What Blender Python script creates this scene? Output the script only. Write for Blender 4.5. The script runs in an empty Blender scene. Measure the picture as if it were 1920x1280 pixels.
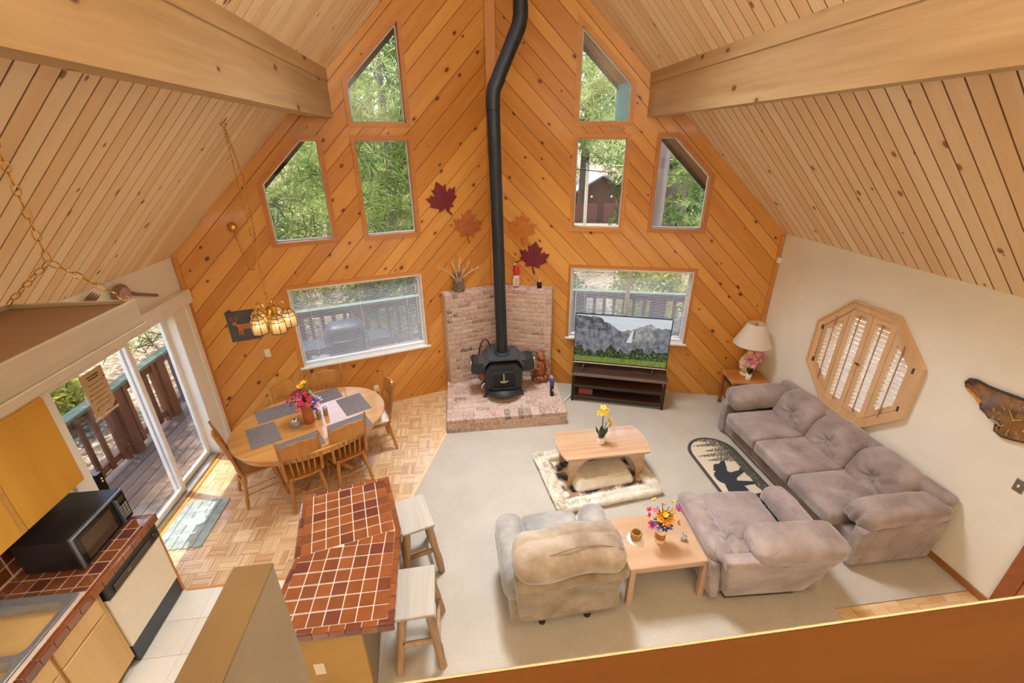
import bpy, math, random
from math import sin, cos, tan, pi, sqrt, radians, hypot, atan2
from mathutils import Vector, Matrix, noise
random.seed(11)
SC = bpy.context.scene
COL = SC.collection

# ---------------------------------------------------------------- camera, light, exposure
def camera():
    yaw, pitch, roll, F = 0.119186583, 0.423768570, -0.009737349, 822.239
    cy, sy, cp, sp = cos(yaw), sin(yaw), cos(pitch), sin(pitch)
    f = Vector((sy*cp, cy*cp, -sp)); r = Vector((cy, -sy, 0)); u = r.cross(f)
    cr, sr = cos(roll), sin(roll)
    r2 = r*cr + u*sr; u2 = u*cr - r*sr
    cam = bpy.data.cameras.new('camera'); o = bpy.data.objects.new('camera', cam); COL.objects.link(o)
    cam.sensor_width = 36; cam.lens = F/1920*36; cam.clip_start = 0.02; cam.clip_end = 400
    M = Matrix.Identity(4)
    for i in range(3):
        M[i][0] = r2[i]; M[i][1] = u2[i]; M[i][2] = -f[i]
    M[2][3] = 3.754
    o.matrix_world = M
    SC.camera = o
camera()

w = bpy.data.worlds.new('sky'); SC.world = w; w.use_nodes = True
nt = w.node_tree; nt.nodes.clear()
sky = nt.nodes.new('ShaderNodeTexSky'); sky.sky_type = 'NISHITA'; sky.sun_disc = False
sky.sun_elevation = radians(62); sky.sun_rotation = radians(-70); sky.air_density = 1.0; sky.dust_density = 1.5
bg = nt.nodes.new('ShaderNodeBackground'); bg.inputs['Strength'].default_value = 1.1
wo = nt.nodes.new('ShaderNodeOutputWorld')
nt.links.new(sky.outputs[0], bg.inputs[0]); nt.links.new(bg.outputs[0], wo.inputs[0])

sun = bpy.data.lights.new('sun', 'SUN'); sun.energy = 9.0; sun.angle = radians(0.6); sun.color = (1, .95, .86)
so = bpy.data.objects.new('sun', sun); COL.objects.link(so)
so.rotation_euler = Vector((.27, -.085, -1)).to_track_quat('-Z', 'Y').to_euler()

def area(name, loc, target, sx, sy, power, col):
    l = bpy.data.lights.new(name, 'AREA'); l.shape = 'RECTANGLE'; l.size = sx; l.size_y = sy; l.energy = power; l.color = col
    o = bpy.data.objects.new(name, l); COL.objects.link(o); o.location = loc
    o.rotation_euler = (Vector(target)-Vector(loc)).to_track_quat('-Z', 'Y').to_euler()
    return o
# fill lights added without fixtures: ridge, loft (off the ceiling), downstairs and kitchen
LC = (.84, .93, 1)
rl = area('ridge_fill', (0.40, 4.8, 6.05), (0.7, 2.9, 0.0), 1.1, 1.6, 175, (.85, .93, 1)); rl.data.spread = radians(96)  # added above the view, stands in for daylight from the front windows
area('loft_fill', (0.6, -1.5, 4.05), (0.6, -1.4, 6.5), 3.0, 1.0, 210, LC)  # unseen area lights added to bounce fill off the ceiling
area('loft_fill_dining', (-1.2, -0.5, 4.05), (-1.2, -0.4, 6.0), 1.0, 0.8, 125, LC)
area('loft_fill_sofa', (2.3, -0.5, 4.05), (2.3, -0.4, 6.0), 1.0, 0.8, 140, LC)
area('downstairs_fill', (1.8, -1.2, 0.9), (1.8, 1.0, 1.5), 2.6, 0.6, 16, LC)  # added low fill from behind the camera, no lamp stands here
area('kitchen_fill', (-2.1, 0.6, 2.35), (-2.1, 1.4, 0.0), 1.2, 0.8, 20, (.90, .96, 1))  # added kitchen fill, separate from the hanging light box

SC.view_settings.view_transform = 'Standard'; SC.view_settings.look = 'None'
SC.view_settings.exposure = 0.15; SC.view_settings.gamma = 1.0; SC.view_settings.use_curve_mapping = False
SC.cycles.use_denoising = True
SC.cycles.max_bounces = 10; SC.cycles.diffuse_bounces = 5; SC.cycles.glossy_bounces = 4
SC.cycles.transmission_bounces = 6; SC.cycles.transparent_max_bounces = 16
SC.cycles.sample_clamp_indirect = 6.0; SC.cycles.caustics_reflective = False; SC.cycles.caustics_refractive = False

# ---------------------------------------------------------------- helpers
class MB:
    """collects geometry and turns it into one mesh"""
    def __init__(s): s.v = []; s.f = []; s.s = []
    def add(s, vs, fs, sm=False, M=None):
        b = len(s.v)
        if M is not None: vs = [M @ Vector(v) for v in vs]
        s.v += [tuple(v) for v in vs]; s.f += [tuple(i+b for i in f) for f in fs]; s.s += [sm]*len(fs)
        return s
    def box(s, x0, y0, z0, x1, y1, z1, M=None, c=0.0):
        if c <= 0:
            vs = [(x, y, z) for z in (z0, z1) for y in (y0, y1) for x in (x0, x1)]
            return s.add(vs, [(0, 2, 3, 1), (4, 5, 7, 6), (0, 1, 5, 4), (1, 3, 7, 5), (3, 2, 6, 7), (2, 0, 4, 6)], False, M)
        c = min(c, (x1-x0)*.45, (y1-y0)*.45, (z1-z0)*.45)
        L = ((x0, y0, z0), (x1, y1, z1)); vs = []; idx = {}
        for ix in (0, 1):
            for iy in (0, 1):
                for iz in (0, 1):
                    p = (L[ix][0], L[iy][1], L[iz][2]); d = (1-2*ix, 1-2*iy, 1-2*iz)
                    for a in range(3):
                        q = [p[k]+(d[k]*c if k != a else 0) for k in range(3)]
                        idx[(ix, iy, iz, a)] = len(vs); vs.append(q)
        fs = []
        for a in range(3):
            b, e = (a+1) % 3, (a+2) % 3
            for sgn in (0, 1):
                k = []
                for (i, j) in ((0, 0), (1, 0), (1, 1), (0, 1)):
                    t = [0, 0, 0]; t[a] = sgn; t[b] = i; t[e] = j; k.append(idx[(t[0], t[1], t[2], a)])
                fs.append(tuple(k) if sgn else tuple(reversed(k)))
            for i in (0, 1):
                for j in (0, 1):
                    t0 = [0, 0, 0]; t0[b] = i; t0[e] = j; t1 = t0[:]; t1[a] = 1
                    q = (idx[(*t0, b)], idx[(*t1, b)], idx[(*t1, e)], idx[(*t0, e)])
                    fs.append(q if (i ^ j) == 0 else tuple(reversed(q)))
        for ix in (0, 1):
            for iy in (0, 1):
                for iz in (0, 1):
                    q = tuple(idx[(ix, iy, iz, a)] for a in range(3))
                    fs.append(q if (ix+iy+iz) % 2 == 1 else tuple(reversed(q)))
        return s.add(vs, fs, False, M)
    def rbox(s, c, h, r, n=4, warp=None, M=None):
        """rounded box with a grid on each face, centre c, half sizes h, radius r"""
        h = tuple(h); r = min(r, *h)
        def axis(hh):
            z = [hh-r+r*tan(radians(t)) for t in (0, 22.5, 45)]
            a = hh-r; inner = [-a+2*a*i/n for i in range(1, n)] if a > 1e-5 else []
            t = [-x for x in reversed(z)]+inner+z
            o = []
            for x in t:
                if not o or x-o[-1] > 1e-6: o.append(x)
            return o
        A = [axis(q) for q in h]; key = {}; vs = []; fs = []
        def vid(p):
            k = tuple(round(x, 6) for x in p)
            if k not in key:
                inn = [max(-(h[i]-r), min(h[i]-r, p[i])) for i in range(3)]
                d = Vector([p[i]-inn[i] for i in range(3)])
                q = Vector(inn)+(d.normalized()*r if d.length > 1e-9 else d)
                if warp: q = Vector(warp(q))
                key[k] = len(vs); vs.append(q+Vector(c))
            return key[k]
        for a in range(3):
            b, e = (a+1) % 3, (a+2) % 3
            for sg in (-1, 1):
                for i in range(len(A[b])-1):
                    for j in range(len(A[e])-1):
                        k = []
                        for (p, q) in ((i, j), (i+1, j), (i+1, j+1), (i, j+1)):
                            t = [0, 0, 0]; t[a] = sg*h[a]; t[b] = A[b][p]; t[e] = A[e][q]; k.append(vid(t))
                        k2 = []
                        for x in k:
                            if x not in k2: k2.append(x)
                        if len(k2) > 2: fs.append(tuple(k2) if sg > 0 else tuple(reversed(k2)))
        return s.add(vs, fs, True, M)
    def tube(s, pts, r, n=8, caps=True, closed=False, sm=True, M=None):
        P = [Vector(p) for p in pts]; m = len(P)
        R = r if isinstance(r, (list, tuple)) else [r]*m
        vs = []; fs = []; up = None
        for i in range(m):
            t = (P[(i+1) % m]-P[i-1]) if (closed or 0 < i < m-1) else (P[1]-P[0] if i == 0 else P[-1]-P[-2])
            t.normalize()
            if up is None:
                up = Vector((0, 0, 1)) if abs(t.z) < .9 else Vector((1, 0, 0))
            x = up-t*up.dot(t)
            if x.length < 1e-5: x = t.orthogonal()
            x.normalize(); up = x; y = t.cross(x)
            for k in range(n):
                a = 2*pi*k/n; vs.append(P[i]+(x*cos(a)+y*sin(a))*R[i])
        for i in range(m if closed else m-1):
            for k in range(n):
                a = i*n+k; b = i*n+(k+1) % n; i2 = (i+1) % m
                fs.append((a, b, i2*n+(k+1) % n, i2*n+k))
        s.add(vs, fs, sm, M)
        if caps and not closed:
            s.add(vs[:n], [tuple(reversed(range(n)))], False, M); s.add(vs[-n:], [tuple(range(n))], False, M)
        return s
    def lathe(s, prof, n=20, c=(0, 0, 0), sm=True, M=None, flute=None, caps=True):
        vs = []; fs = []; m = len(prof)
        for i, (r, z) in enumerate(prof):
            for k in range(n):
                a = 2*pi*k/n; q = r*(flute(k, i) if flute else 1)
                vs.append((c[0]+q*cos(a), c[1]+q*sin(a), c[2]+z))
        for i in range(m-1):
            for k in range(n):
                k2 = (k+1) % n; fs.append((i*n+k, i*n+k2, (i+1)*n+k2, (i+1)*n+k))
        s.add(vs, fs, sm, M)
        if caps and prof[0][0] > 1e-4: s.add(vs[:n], [tuple(reversed(range(n)))], False, M)
        if caps and prof[-1][0] > 1e-4: s.add(vs[-n:], [tuple(range(n))], False, M)
        return s
    def prism(s, poly, z0, z1, M=None, back=True):
        n = len(poly)
        ar = sum(poly[i-1][0]*poly[i][1]-poly[i][0]*poly[i-1][1] for i in range(n))
        if ar < 0: poly = list(reversed(poly))
        vs = [(p[0], p[1], z0) for p in poly]+[(p[0], p[1], z1) for p in poly]
        fs = [tuple(range(n, 2*n))]+([tuple(reversed(range(n)))] if back else [])
        fs += [(i, (i+1) % n, n+(i+1) % n, n+i) for i in range(n)]
        return s.add(vs, fs, False, M)
    def ball(s, c, r, n=10, m=7, sc=(1, 1, 1), M=None):
        prof = [(max(r*sin(pi*i/m), 0), -r*cos(pi*i/m)) for i in range(m+1)]
        vs = []; fs = []
        for i, (q, z) in enumerate(prof):
            for k in range(n): vs.append((c[0]+q*cos(2*pi*k/n)*sc[0], c[1]+q*sin(2*pi*k/n)*sc[1], c[2]+z*sc[2]))
        for i in range(m):
            for k in range(n):
                k2 = (k+1) % n; fs.append((i*n+k, i*n+k2, (i+1)*n+k2, (i+1)*n+k))
        return s.add(vs, fs, True, M)
    def mesh(s, name, mat=None):
        me = bpy.data.meshes.new(name); me.from_pydata(s.v, [], s.f)
        me.polygons.foreach_set('use_smooth', s.s)
        if mat: me.materials.append(mat)
        me.update(); return me

def link(name, me, parent=None, M=None, kind=None, label=None):
    o = bpy.data.objects.new(name, me); COL.objects.link(o)
    if parent is not None: o.parent = parent
    if M is not None: o.matrix_basis = M
    if kind: o['kind'] = kind
    if label: o['label'] = label
    return o
def part(name, mb, mat, parent=None, M=None, kind=None, label=None):
    return link(name, mb.mesh(name, mat), parent, M, kind, label)
def thing(name, label, cat, loc=(0, 0, 0), rz=0, group=None):
    o = bpy.data.objects.new(name, None); COL.objects.link(o); o.empty_display_size = .1
    o.location = loc; o.rotation_euler = (0, 0, rz); o['label'] = label; o['category'] = cat
    if group: o['group'] = group
    return o
def tag(o, label, cat, group=None):
    o['label'] = label; o['category'] = cat
    if group: o['group'] = group
    return o
def struct(name, label=None):
    o = bpy.data.objects.new(name, None); COL.objects.link(o); o.empty_display_size = .1
    o['kind'] = 'structure'
    if label: o['label'] = label
    return o
def copy_tree(o, loc=None, rz=None, label=None, parent=None):
    c = o.copy(); COL.objects.link(c)
    if parent is not None: c.parent = parent
    for ch in list(o.children): copy_tree(ch, parent=c)
    if loc is not None: c.location = loc
    if rz is not None: c.rotation_euler = (0, 0, rz)
    if label: c['label'] = label
    return c
def frame(o, x, y, z):
    M = Matrix.Identity(4)
    for i in range(3): M[i][0] = x[i]; M[i][1] = y[i]; M[i][2] = z[i]; M[i][3] = o[i]
    return M
def T(x, y, z): return Matrix.Translation((x, y, z))
def RZ(a): return Matrix.Rotation(a, 4, 'Z')
def RX(a): return Matrix.Rotation(a, 4, 'X')
def RY(a): return Matrix.Rotation(a, 4, 'Y')

# ---- 2D polygon cutting
def ccw(p):
    a = sum(p[i-1][0]*p[i][1]-p[i][0]*p[i-1][1] for i in range(len(p)))
    return p if a > 0 else list(reversed(p))
def parea(p): return abs(sum(p[i-1][0]*p[i][1]-p[i][0]*p[i-1][1] for i in range(len(p))))/2
def clip(p, a, b, c):
    out = []
    for i in range(len(p)):
        A, B = p[i-1], p[i]; da = a*A[0]+b*A[1]-c; db = a*B[0]+b*B[1]-c
        if (da <= 0) != (db <= 0):
            t = da/(da-db); out.append((A[0]+(B[0]-A[0])*t, A[1]+(B[1]-A[1])*t))
        if db <= 0: out.append(B)
    return out
def clip_to(p, W):
    W = ccw(W)
    for i in range(len(W)):
        A, B = W[i-1], W[i]; nx, ny = B[1]-A[1], A[0]-B[0]
        p = clip(p, nx, ny, nx*A[0]+ny*A[1])
        if len(p) < 3: return []
    return p
def cut(polys, W):
    W = ccw(W); out = []
    for P in polys:
        rest = P
        for i in range(len(W)):
            A, B = W[i-1], W[i]; nx, ny = B[1]-A[1], A[0]-B[0]; c = nx*A[0]+ny*A[1]
            o = clip(rest, -nx, -ny, -c)
            if len(o) > 2 and parea(o) > 1e-6: out.append(o)
            rest = clip(rest, nx, ny, c)
            if len(rest) < 3: break
    return out
def touching(P, Q):
    for i in range(len(P)):
        A, B = Vector(P[i-1]), Vector(P[i]); d = B-A; L = d.length
        if L < 1e-4: continue
        d /= L; n = Vector((-d.y, d.x))
        for j in range(len(Q)):
            U, V = Vector(Q[j-1]), Vector(Q[j])
            if abs((U-A).dot(n)) < 1e-4 and abs((V-A).dot(n)) < 1e-4:
                a, b = sorted(((U-A).dot(d), (V-A).dot(d)))
                if min(b, L)-max(a, 0) > 2e-3: return True
    return False
def groups_of(polys):
    g = []
    for p in polys:
        hit = [k for k in g if any(touching(p, q) for q in k)]
        g = [k for k in g if k not in hit]
        g.append(sum(hit, [])+[p])
    return g
def rot2(p, a): return [(x*cos(a)-y*sin(a), x*sin(a)+y*cos(a)) for x, y in p]
def boards(name, F, wall, holes, ang, width, gap, t0, t1, mat, parent, v0=None):
    """plank boards laid across a wall polygon; each connected piece is one object"""
    W = rot2(wall, -ang); H = [rot2(h, -ang) for h in holes]
    lo = min(p[1] for p in W); hi = max(p[1] for p in W); v = lo if v0 is None else v0; out = []
    while v < hi:
        wd = width() if callable(width) else width
        a, b = v+gap/2, v+wd-gap/2; v += wd
        P = clip(clip(W, 0, 1, b), 0, -1, -a)
        if len(P) < 3 or parea(P) < 2e-4: continue
        ps = [P]
        for h in H: ps = cut(ps, h)
        for g in groups_of(ps):
            if sum(parea(q) for q in g) < 4e-4: continue
            cx = sum(q[0][0] for q in g)/len(g); vc = (a+b)/2
            mb = MB()
            for q in g: mb.prism([(x-cx, y-vc) for x, y in q], t0, t1, back=False)
            out.append(part(name, mb, mat, parent, F @ RZ(ang) @ T(cx, vc, 0)))
    return out

# ---------------------------------------------------------------- materials
def srgb(r, g, b):
    f = lambda c: (c/255/12.92) if c <= 10 else ((c/255+.055)/1.055)**2.4
    return (f(r), f(g), f(b), 1)
class Nt:
    def __init__(s, name):
        s.m = bpy.data.materials.new(name); s.m.use_nodes = True; s.t = s.m.node_tree
        s.b = s.t.nodes['Principled BSDF']; s.out = s.t.nodes['Material Output']
    def n(s, typ, **kw):
        x = s.t.nodes.new('ShaderNode'+typ)
        for k, v in kw.items():
            if k in x.inputs: s.set(x, k, v)
            else: setattr(x, k, v)
        return x
    def set(s, node, key, v):
        if isinstance(v, bpy.types.NodeSocket): s.t.links.new(v, node.inputs[key])
        else: node.inputs[key].default_value = v
    def ramp(s, fac, stops):
        x = s.t.nodes.new('ShaderNodeValToRGB'); e = x.color_ramp.elements
        while len(e) < len(stops): e.new(.5)
        for el, (p, c) in zip(e, stops): el.position = p; el.color = c
        s.t.links.new(fac, x.inputs[0]); return x.outputs[0]
    def math(s, op, a, b=None):
        x = s.t.nodes.new('ShaderNodeMath'); x.operation = op; s.set(x, 0, a)
        if b is not None: s.set(x, 1, b)
        return x.outputs[0]
    def mix(s, fac, a, b, mode='MIX'):
        x = s.t.nodes.new('ShaderNodeMix'); x.data_type = 'RGBA'; x.blend_type = mode
        s.set(x, 0, fac); s.set(x, 6, a); s.set(x, 7, b); return x.outputs[2]
    def vscale(s, vec, sc):
        x = s.t.nodes.new('ShaderNodeMapping'); x.vector_type = 'POINT'; s.t.links.new(vec, x.inputs[0]); x.inputs['Scale'].default_value = sc
        return x.outputs[0]
    def coords(s, rnd=True, obj='Object'):
        tc = s.t.nodes.new('ShaderNodeTexCoord').outputs[obj]
        if not rnd: return tc, None
        r = s.t.nodes.new('ShaderNodeObjectInfo').outputs['Random']
        a = s.t.nodes.new('ShaderNodeVectorMath'); a.operation = 'ADD'
        m = s.math('MULTIPLY', r, 53.0); c = s.t.nodes.new('ShaderNodeCombineXYZ')
        for i in range(3): s.t.links.new(m, c.inputs[i])
        s.t.links.new(tc, a.inputs[0]); s.t.links.new(c.outputs[0], a.inputs[1])
        return a.outputs[0], r
    def noise(s, vec, scale, detail=3, rough=.55):
        return s.n('TexNoise', Vector=vec, Scale=scale, Detail=detail, Roughness=rough).outputs['Fac']
    def bump(s, h, strength=.3, dist=.01):
        x = s.n('Bump', Height=h, Strength=strength, Distance=dist); s.t.links.new(x.outputs[0], s.b.inputs['Normal'])
    def done(s, col=None, rough=None, **kw):
        if col is not None: s.set(s.b, 'Base Color', col)
        if rough is not None: s.set(s.b, 'Roughness', rough)
        for k, v in kw.items(): s.set(s.b, k.replace('_', ' '), v)
        return s.m

def wood(name, c0, c1, knots=0.0, kcol=None, rough=.42, coat=0.0, grain=1.0, spread=.5, kscale=4.0, axis=0, spec=.4):
    """grain runs along the object's local axis"""
    k = Nt(name); v, r = k.coords()
    s = [28*grain]*3; s[axis] = 1.6*grain
    g = k.noise(k.vscale(v, s), 1.0, 4, .6)
    s2 = [7*grain]*3; s2[axis] = .6*grain
    g2 = k.noise(k.vscale(v, s2), 1.0, 2, .5)
    f = k.math('ADD', k.math('MULTIPLY', g, .45), k.math('MULTIPLY', g2, .55))
    f = k.math('ADD', f, k.math('MULTIPLY', k.math('SUBTRACT', r, .5), spread))
    col = k.ramp(f, [(.25, c1), (.75, c0)])
    if knots > 0:
        sk = [kscale]*3; sk[axis] = kscale*.62
        sx_ = k.n('SeparateXYZ', Vector=v); oth = [i for i in range(3) if i != axis]
        across = sx_.outputs[1] if axis == 0 else k.math('ADD', sx_.outputs[oth[0]], sx_.outputs[oth[1]])
        kv = k.n('CombineXYZ', X=sx_.outputs[axis], Y=across).outputs[0]; sk = [kscale*.62, kscale, 1]
        vo = k.n('TexVoronoi', Vector=k.vscale(kv, sk), Scale=1.0, voronoi_dimensions='2D')
        sep = k.n('SeparateColor'); k.t.links.new(vo.outputs['Color'], sep.inputs[0])
        pres = k.math('LESS_THAN', sep.outputs[0], knots)
        size = k.math('ADD', k.math('MULTIPLY', sep.outputs[1], .9), .45)
        d = k.math('DIVIDE', vo.outputs['Distance'], size)
        kc = kcol or (c1[0]*.25, c1[1]*.2, c1[2]*.2, 1)
        core = k.math('MULTIPLY', k.ramp(d, [(.045, (1, 1, 1, 1)), (.085, (0, 0, 0, 1))]), pres)
        halo = k.math('MULTIPLY', k.ramp(d, [(.05, (.55, .55, .55, 1)), (.2, (0, 0, 0, 1))]), pres)
        col = k.mix(halo, col, c1); col = k.mix(core, col, kc)
    k.bump(g, .12, .003)
    return k.done(col, rough, Coat_Weight=coat, Coat_Roughness=.08, Specular_IOR_Level=spec)
def plain(name, col, rough=.5, metal=0.0, var=.06, scale=14, bump=0.0, **kw):
    k = Nt(name); v, r = k.coords()
    n = k.noise(v, scale, 3)
    d = tuple(x*(1-var*2) for x in col[:3])+(1,); e = tuple(min(1, x*(1+var*2)) for x in col[:3])+(1,)
    c = k.ramp(n, [(.3, d), (.7, e)])
    if bump: k.bump(k.noise(v, scale*6, 2), bump, .004)
    return k.done(c, rough, Metallic=metal, **kw)
def fabric(name, c0, c1, rough=.9, sheen=.5, scale=5, crease=0.0):
    k = Nt(name); v, r = k.coords()
    n = k.noise(v, scale, 4, .6); n2 = k.noise(v, 260, 2)
    c = k.ramp(n, [(.3, c1), (.68, c0)])
    if crease:
        wr = k.n('TexNoise', Vector=v, Scale=4.2, Detail=1, Roughness=.5, Distortion=1.2).outputs['Fac']
        rid = k.math('ABSOLUTE', k.math('SUBTRACT', wr, .5))
        b1 = k.n('Bump', Height=k.ramp(rid, [(0, (0, 0, 0, 1)), (.05, (1, 1, 1, 1))]), Strength=crease, Distance=.012)
        b2 = k.n('Bump', Height=n2, Strength=.25, Distance=.002, Normal=b1.outputs[0]); k.t.links.new(b2.outputs[0], k.b.inputs['Normal'])
    else: k.bump(n2, .25, .002)
    return k.done(c, rough, Sheen_Weight=sheen, Sheen_Roughness=.4)
def by_random(name, stops, rough=.3, noise_amt=.25, scale=9, coat=0.0, bump=.1, white=0.0, wcol=None):
    """one colour for each object, picked by its own random number"""
    k = Nt(name); v, r = k.coords()
    c = k.ramp(r, stops); n = k.noise(v, scale, 4)
    dk = k.ramp(n, [(.3, (1-noise_amt,)*3+(1,)), (.7, (1, 1, 1, 1))])
    c = k.mix(1.0, c, dk, 'MULTIPLY')
    if white:
        n2 = k.noise(v, scale*2.3, 5, .7)
        c = k.mix(k.ramp(n2, [(.42, (0, 0, 0, 1)), (.66, (white,)*3+(1,))]), c, wcol)
    if bump: k.bump(k.noise(v, scale*5, 3), bump, .004)
    return k.done(c, rough, Coat_Weight=coat, Coat_Roughness=.05)
def vcol(name, rough=.8, emit=0.0, sheen=0.0):
    k = Nt(name); a = k.n('VertexColor', layer_name='Col').outputs[0]
    if emit: return k.done((0, 0, 0, 1), .25, Emission_Color=a, Emission_Strength=emit)
    return k.done(a, rough, Sheen_Weight=sheen)
def glass(name, tint=(1, 1, 1, 1), refl=1.0):
    k = Nt(name); t = k.n('BsdfTransparent', Color=tint); g = k.n('BsdfGlossy', Roughness=.02)
    bf = k.n('NewGeometry').outputs['Backfacing']
    fr = k.n('Fresnel', IOR=k.math('SUBTRACT', 1.45, k.math('MULTIPLY', bf, .76))).outputs[0]
    mx = k.n('MixShader'); k.t.links.new(k.math('MULTIPLY', fr, refl), mx.inputs[0]); k.t.links.new(t.outputs[0], mx.inputs[1]); k.t.links.new(g.outputs[0], mx.inputs[2])
    k.t.links.new(mx.outputs[0], k.out.inputs[0]); return k.m
def emit(name, col, st):
    k = Nt(name); return k.done((.02, .02, .02, 1), .5, Emission_Color=col, Emission_Strength=st)
def leafmat(name, c0, c1, c2, scale=.9, trans=.35):
    k = Nt(name); tc, r = k.coords()
    n = k.noise(tc, scale, 3); f = k.math('ADD', n, k.math('MULTIPLY', k.math('SUBTRACT', r, .5), .2))
    c = k.ramp(f, [(.3, c2), (.5, c1), (.72, c0)])
    d = k.n('BsdfDiffuse', Color=c); t = k.n('BsdfTranslucent', Color=c); mx = k.n('MixShader', Fac=trans)
    k.t.links.new(d.outputs[0], mx.inputs[1]); k.t.links.new(t.outputs[0], mx.inputs[2]); k.t.links.new(mx.outputs[0], k.out.inputs[0])
    return k.m

def dim(c, k): return (c[0]*k, c[1]*k, c[2]*k, 1)
M = {}
M['wall_pine'] = wood('wall_pine', srgb(220, 160, 80), srgb(194, 128, 54), .5, srgb(104, 46, 14), .38, .12, 1, .5, 4.2)
M['ceil_pine'] = wood('ceil_pine', srgb(246, 222, 182), srgb(232, 198, 150), .34, srgb(150, 104, 72), .5, 0, 1, .6, 4.0)
M['groove'] = plain('groove', srgb(112, 64, 28), .8)
M['groove_wall'] = plain('groove_wall', srgb(96, 50, 16), .8)
M['beam'] = wood('beam', srgb(206, 178, 136), srgb(168, 136, 94), .42, srgb(112, 76, 44), .6, 0, .8, .2, 3.2, axis=2)
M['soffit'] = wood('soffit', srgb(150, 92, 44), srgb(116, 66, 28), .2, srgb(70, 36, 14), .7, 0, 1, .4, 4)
M['trim_pine'] = wood('trim_pine', srgb(206, 142, 72), srgb(182, 114, 50), 0, None, .4, .1)
M['trim_pine_y'] = wood('trim_pine_y', srgb(206, 142, 72), srgb(182, 114, 50), 0, None, .4, .1, axis=2)
M['cream'] = plain('cream', srgb(236, 231, 219), .85, 0, .015, 3, .15)
M['mustard'] = plain('mustard', srgb(172, 134, 72), .7, 0, .04, 3, .1)
M['tan_wall'] = plain('tan_wall', srgb(184, 158, 118), .7, 0, .03, 3, .1)
M['cap_mustard'] = plain('cap_mustard', srgb(118, 93, 54), .75, 0, .05, 3, .1)
M['partition_tan'] = plain('partition_tan', srgb(148, 132, 108), .75, 0, .03, 3, .1)
M['white'] = plain('white', srgb(238, 234, 226), .4, 0, .02)
M['almond'] = plain('almond', srgb(226, 212, 186), .35, 0, .015)
M['black'] = plain('black', srgb(24, 24, 25), .35, 0, .1)
M['black_gloss'] = plain('black_gloss', srgb(18, 18, 19), .12, 0, .1)
M['dark_metal'] = plain('dark_metal', srgb(40, 42, 45), .45, .6, .1)
M['chrome'] = plain('chrome', srgb(210, 208, 202), .22, 1.0, .03)
M['steel'] = plain('steel', srgb(168, 171, 176), .34, .65, .05, 40)
M['brass'] = plain('brass', srgb(214, 166, 76), .25, 1.0, .05)
M['stove'] = plain('stove', srgb(52, 53, 56), .55, .35, .12, 20, .15)
M['pipe'] = plain('pipe', srgb(38, 42, 48), .42, .3, .1)
M['glass'] = glass('glass')
M['teal'] = plain('teal', dim(srgb(70, 140, 124), .75), .7, 0, .08, 8)
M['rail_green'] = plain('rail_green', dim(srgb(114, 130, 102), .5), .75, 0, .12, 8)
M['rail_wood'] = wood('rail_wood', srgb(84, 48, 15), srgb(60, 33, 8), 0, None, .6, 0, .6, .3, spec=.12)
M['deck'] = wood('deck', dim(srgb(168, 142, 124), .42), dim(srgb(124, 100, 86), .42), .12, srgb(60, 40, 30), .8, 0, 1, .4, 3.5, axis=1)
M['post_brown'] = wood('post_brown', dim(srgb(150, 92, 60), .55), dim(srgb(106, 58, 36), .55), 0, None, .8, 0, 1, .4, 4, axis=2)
M['oak'] = wood('oak', srgb(212, 160, 96), srgb(178, 122, 62), 0, None, .2, 1.0, 1, .25)
M['chair_oak'] = wood('chair_oak', srgb(196, 138, 70), srgb(150, 96, 42), 0, None, .38, .3, 1, .2, axis=2)
M['end_wood'] = wood('end_wood', srgb(196, 128, 70), srgb(150, 86, 40), 0, None, .3, .4)
M['coffee'] = wood('coffee', srgb(210, 176, 142), srgb(160, 116, 80), 0, None, .2, 1.0, .7, .1)
M['maple'] = wood('maple', srgb(198, 164, 134), srgb(176, 140, 108), 0, None, .25, .5, .4, .1)
M['stool_top'] = wood('stool_top', srgb(188, 180, 168), srgb(148, 136, 120), 0, None, .5, .1, .8, .1, axis=1)
M['log'] = wood('log', srgb(186, 154, 118), srgb(122, 92, 66), .3, srgb(80, 56, 40), .75, 0, 1.5, .2, 9, axis=2)
M['dark_wood'] = wood('dark_wood', srgb(92, 62, 46), srgb(56, 36, 28), 0, None, .5, .1, .8, .2)
M['shutter'] = wood('shutter', srgb(226, 192, 150), srgb(198, 158, 114), 0, None, .45, .1, .8, .15, axis=1)
M['cabinet'] = wood('cabinet', srgb(214, 162, 62), srgb(188, 130, 38), 0, None, .4, .15, .35, .15, axis=2)
M['cabinet_pale'] = wood('cabinet_pale', srgb(214, 176, 116), srgb(188, 144, 82), 0, None, .45, .1, .35, .1, axis=2)
M['panel_brown'] = wood('panel_brown', srgb(136, 98, 64), srgb(114, 78, 48), 0, None, .7, 0, .5, .1)
M['panel_gray'] = wood('panel_gray', srgb(168, 151, 130), srgb(144, 127, 106), 0, None, .6, 0, .6, .1, axis=1)
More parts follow.
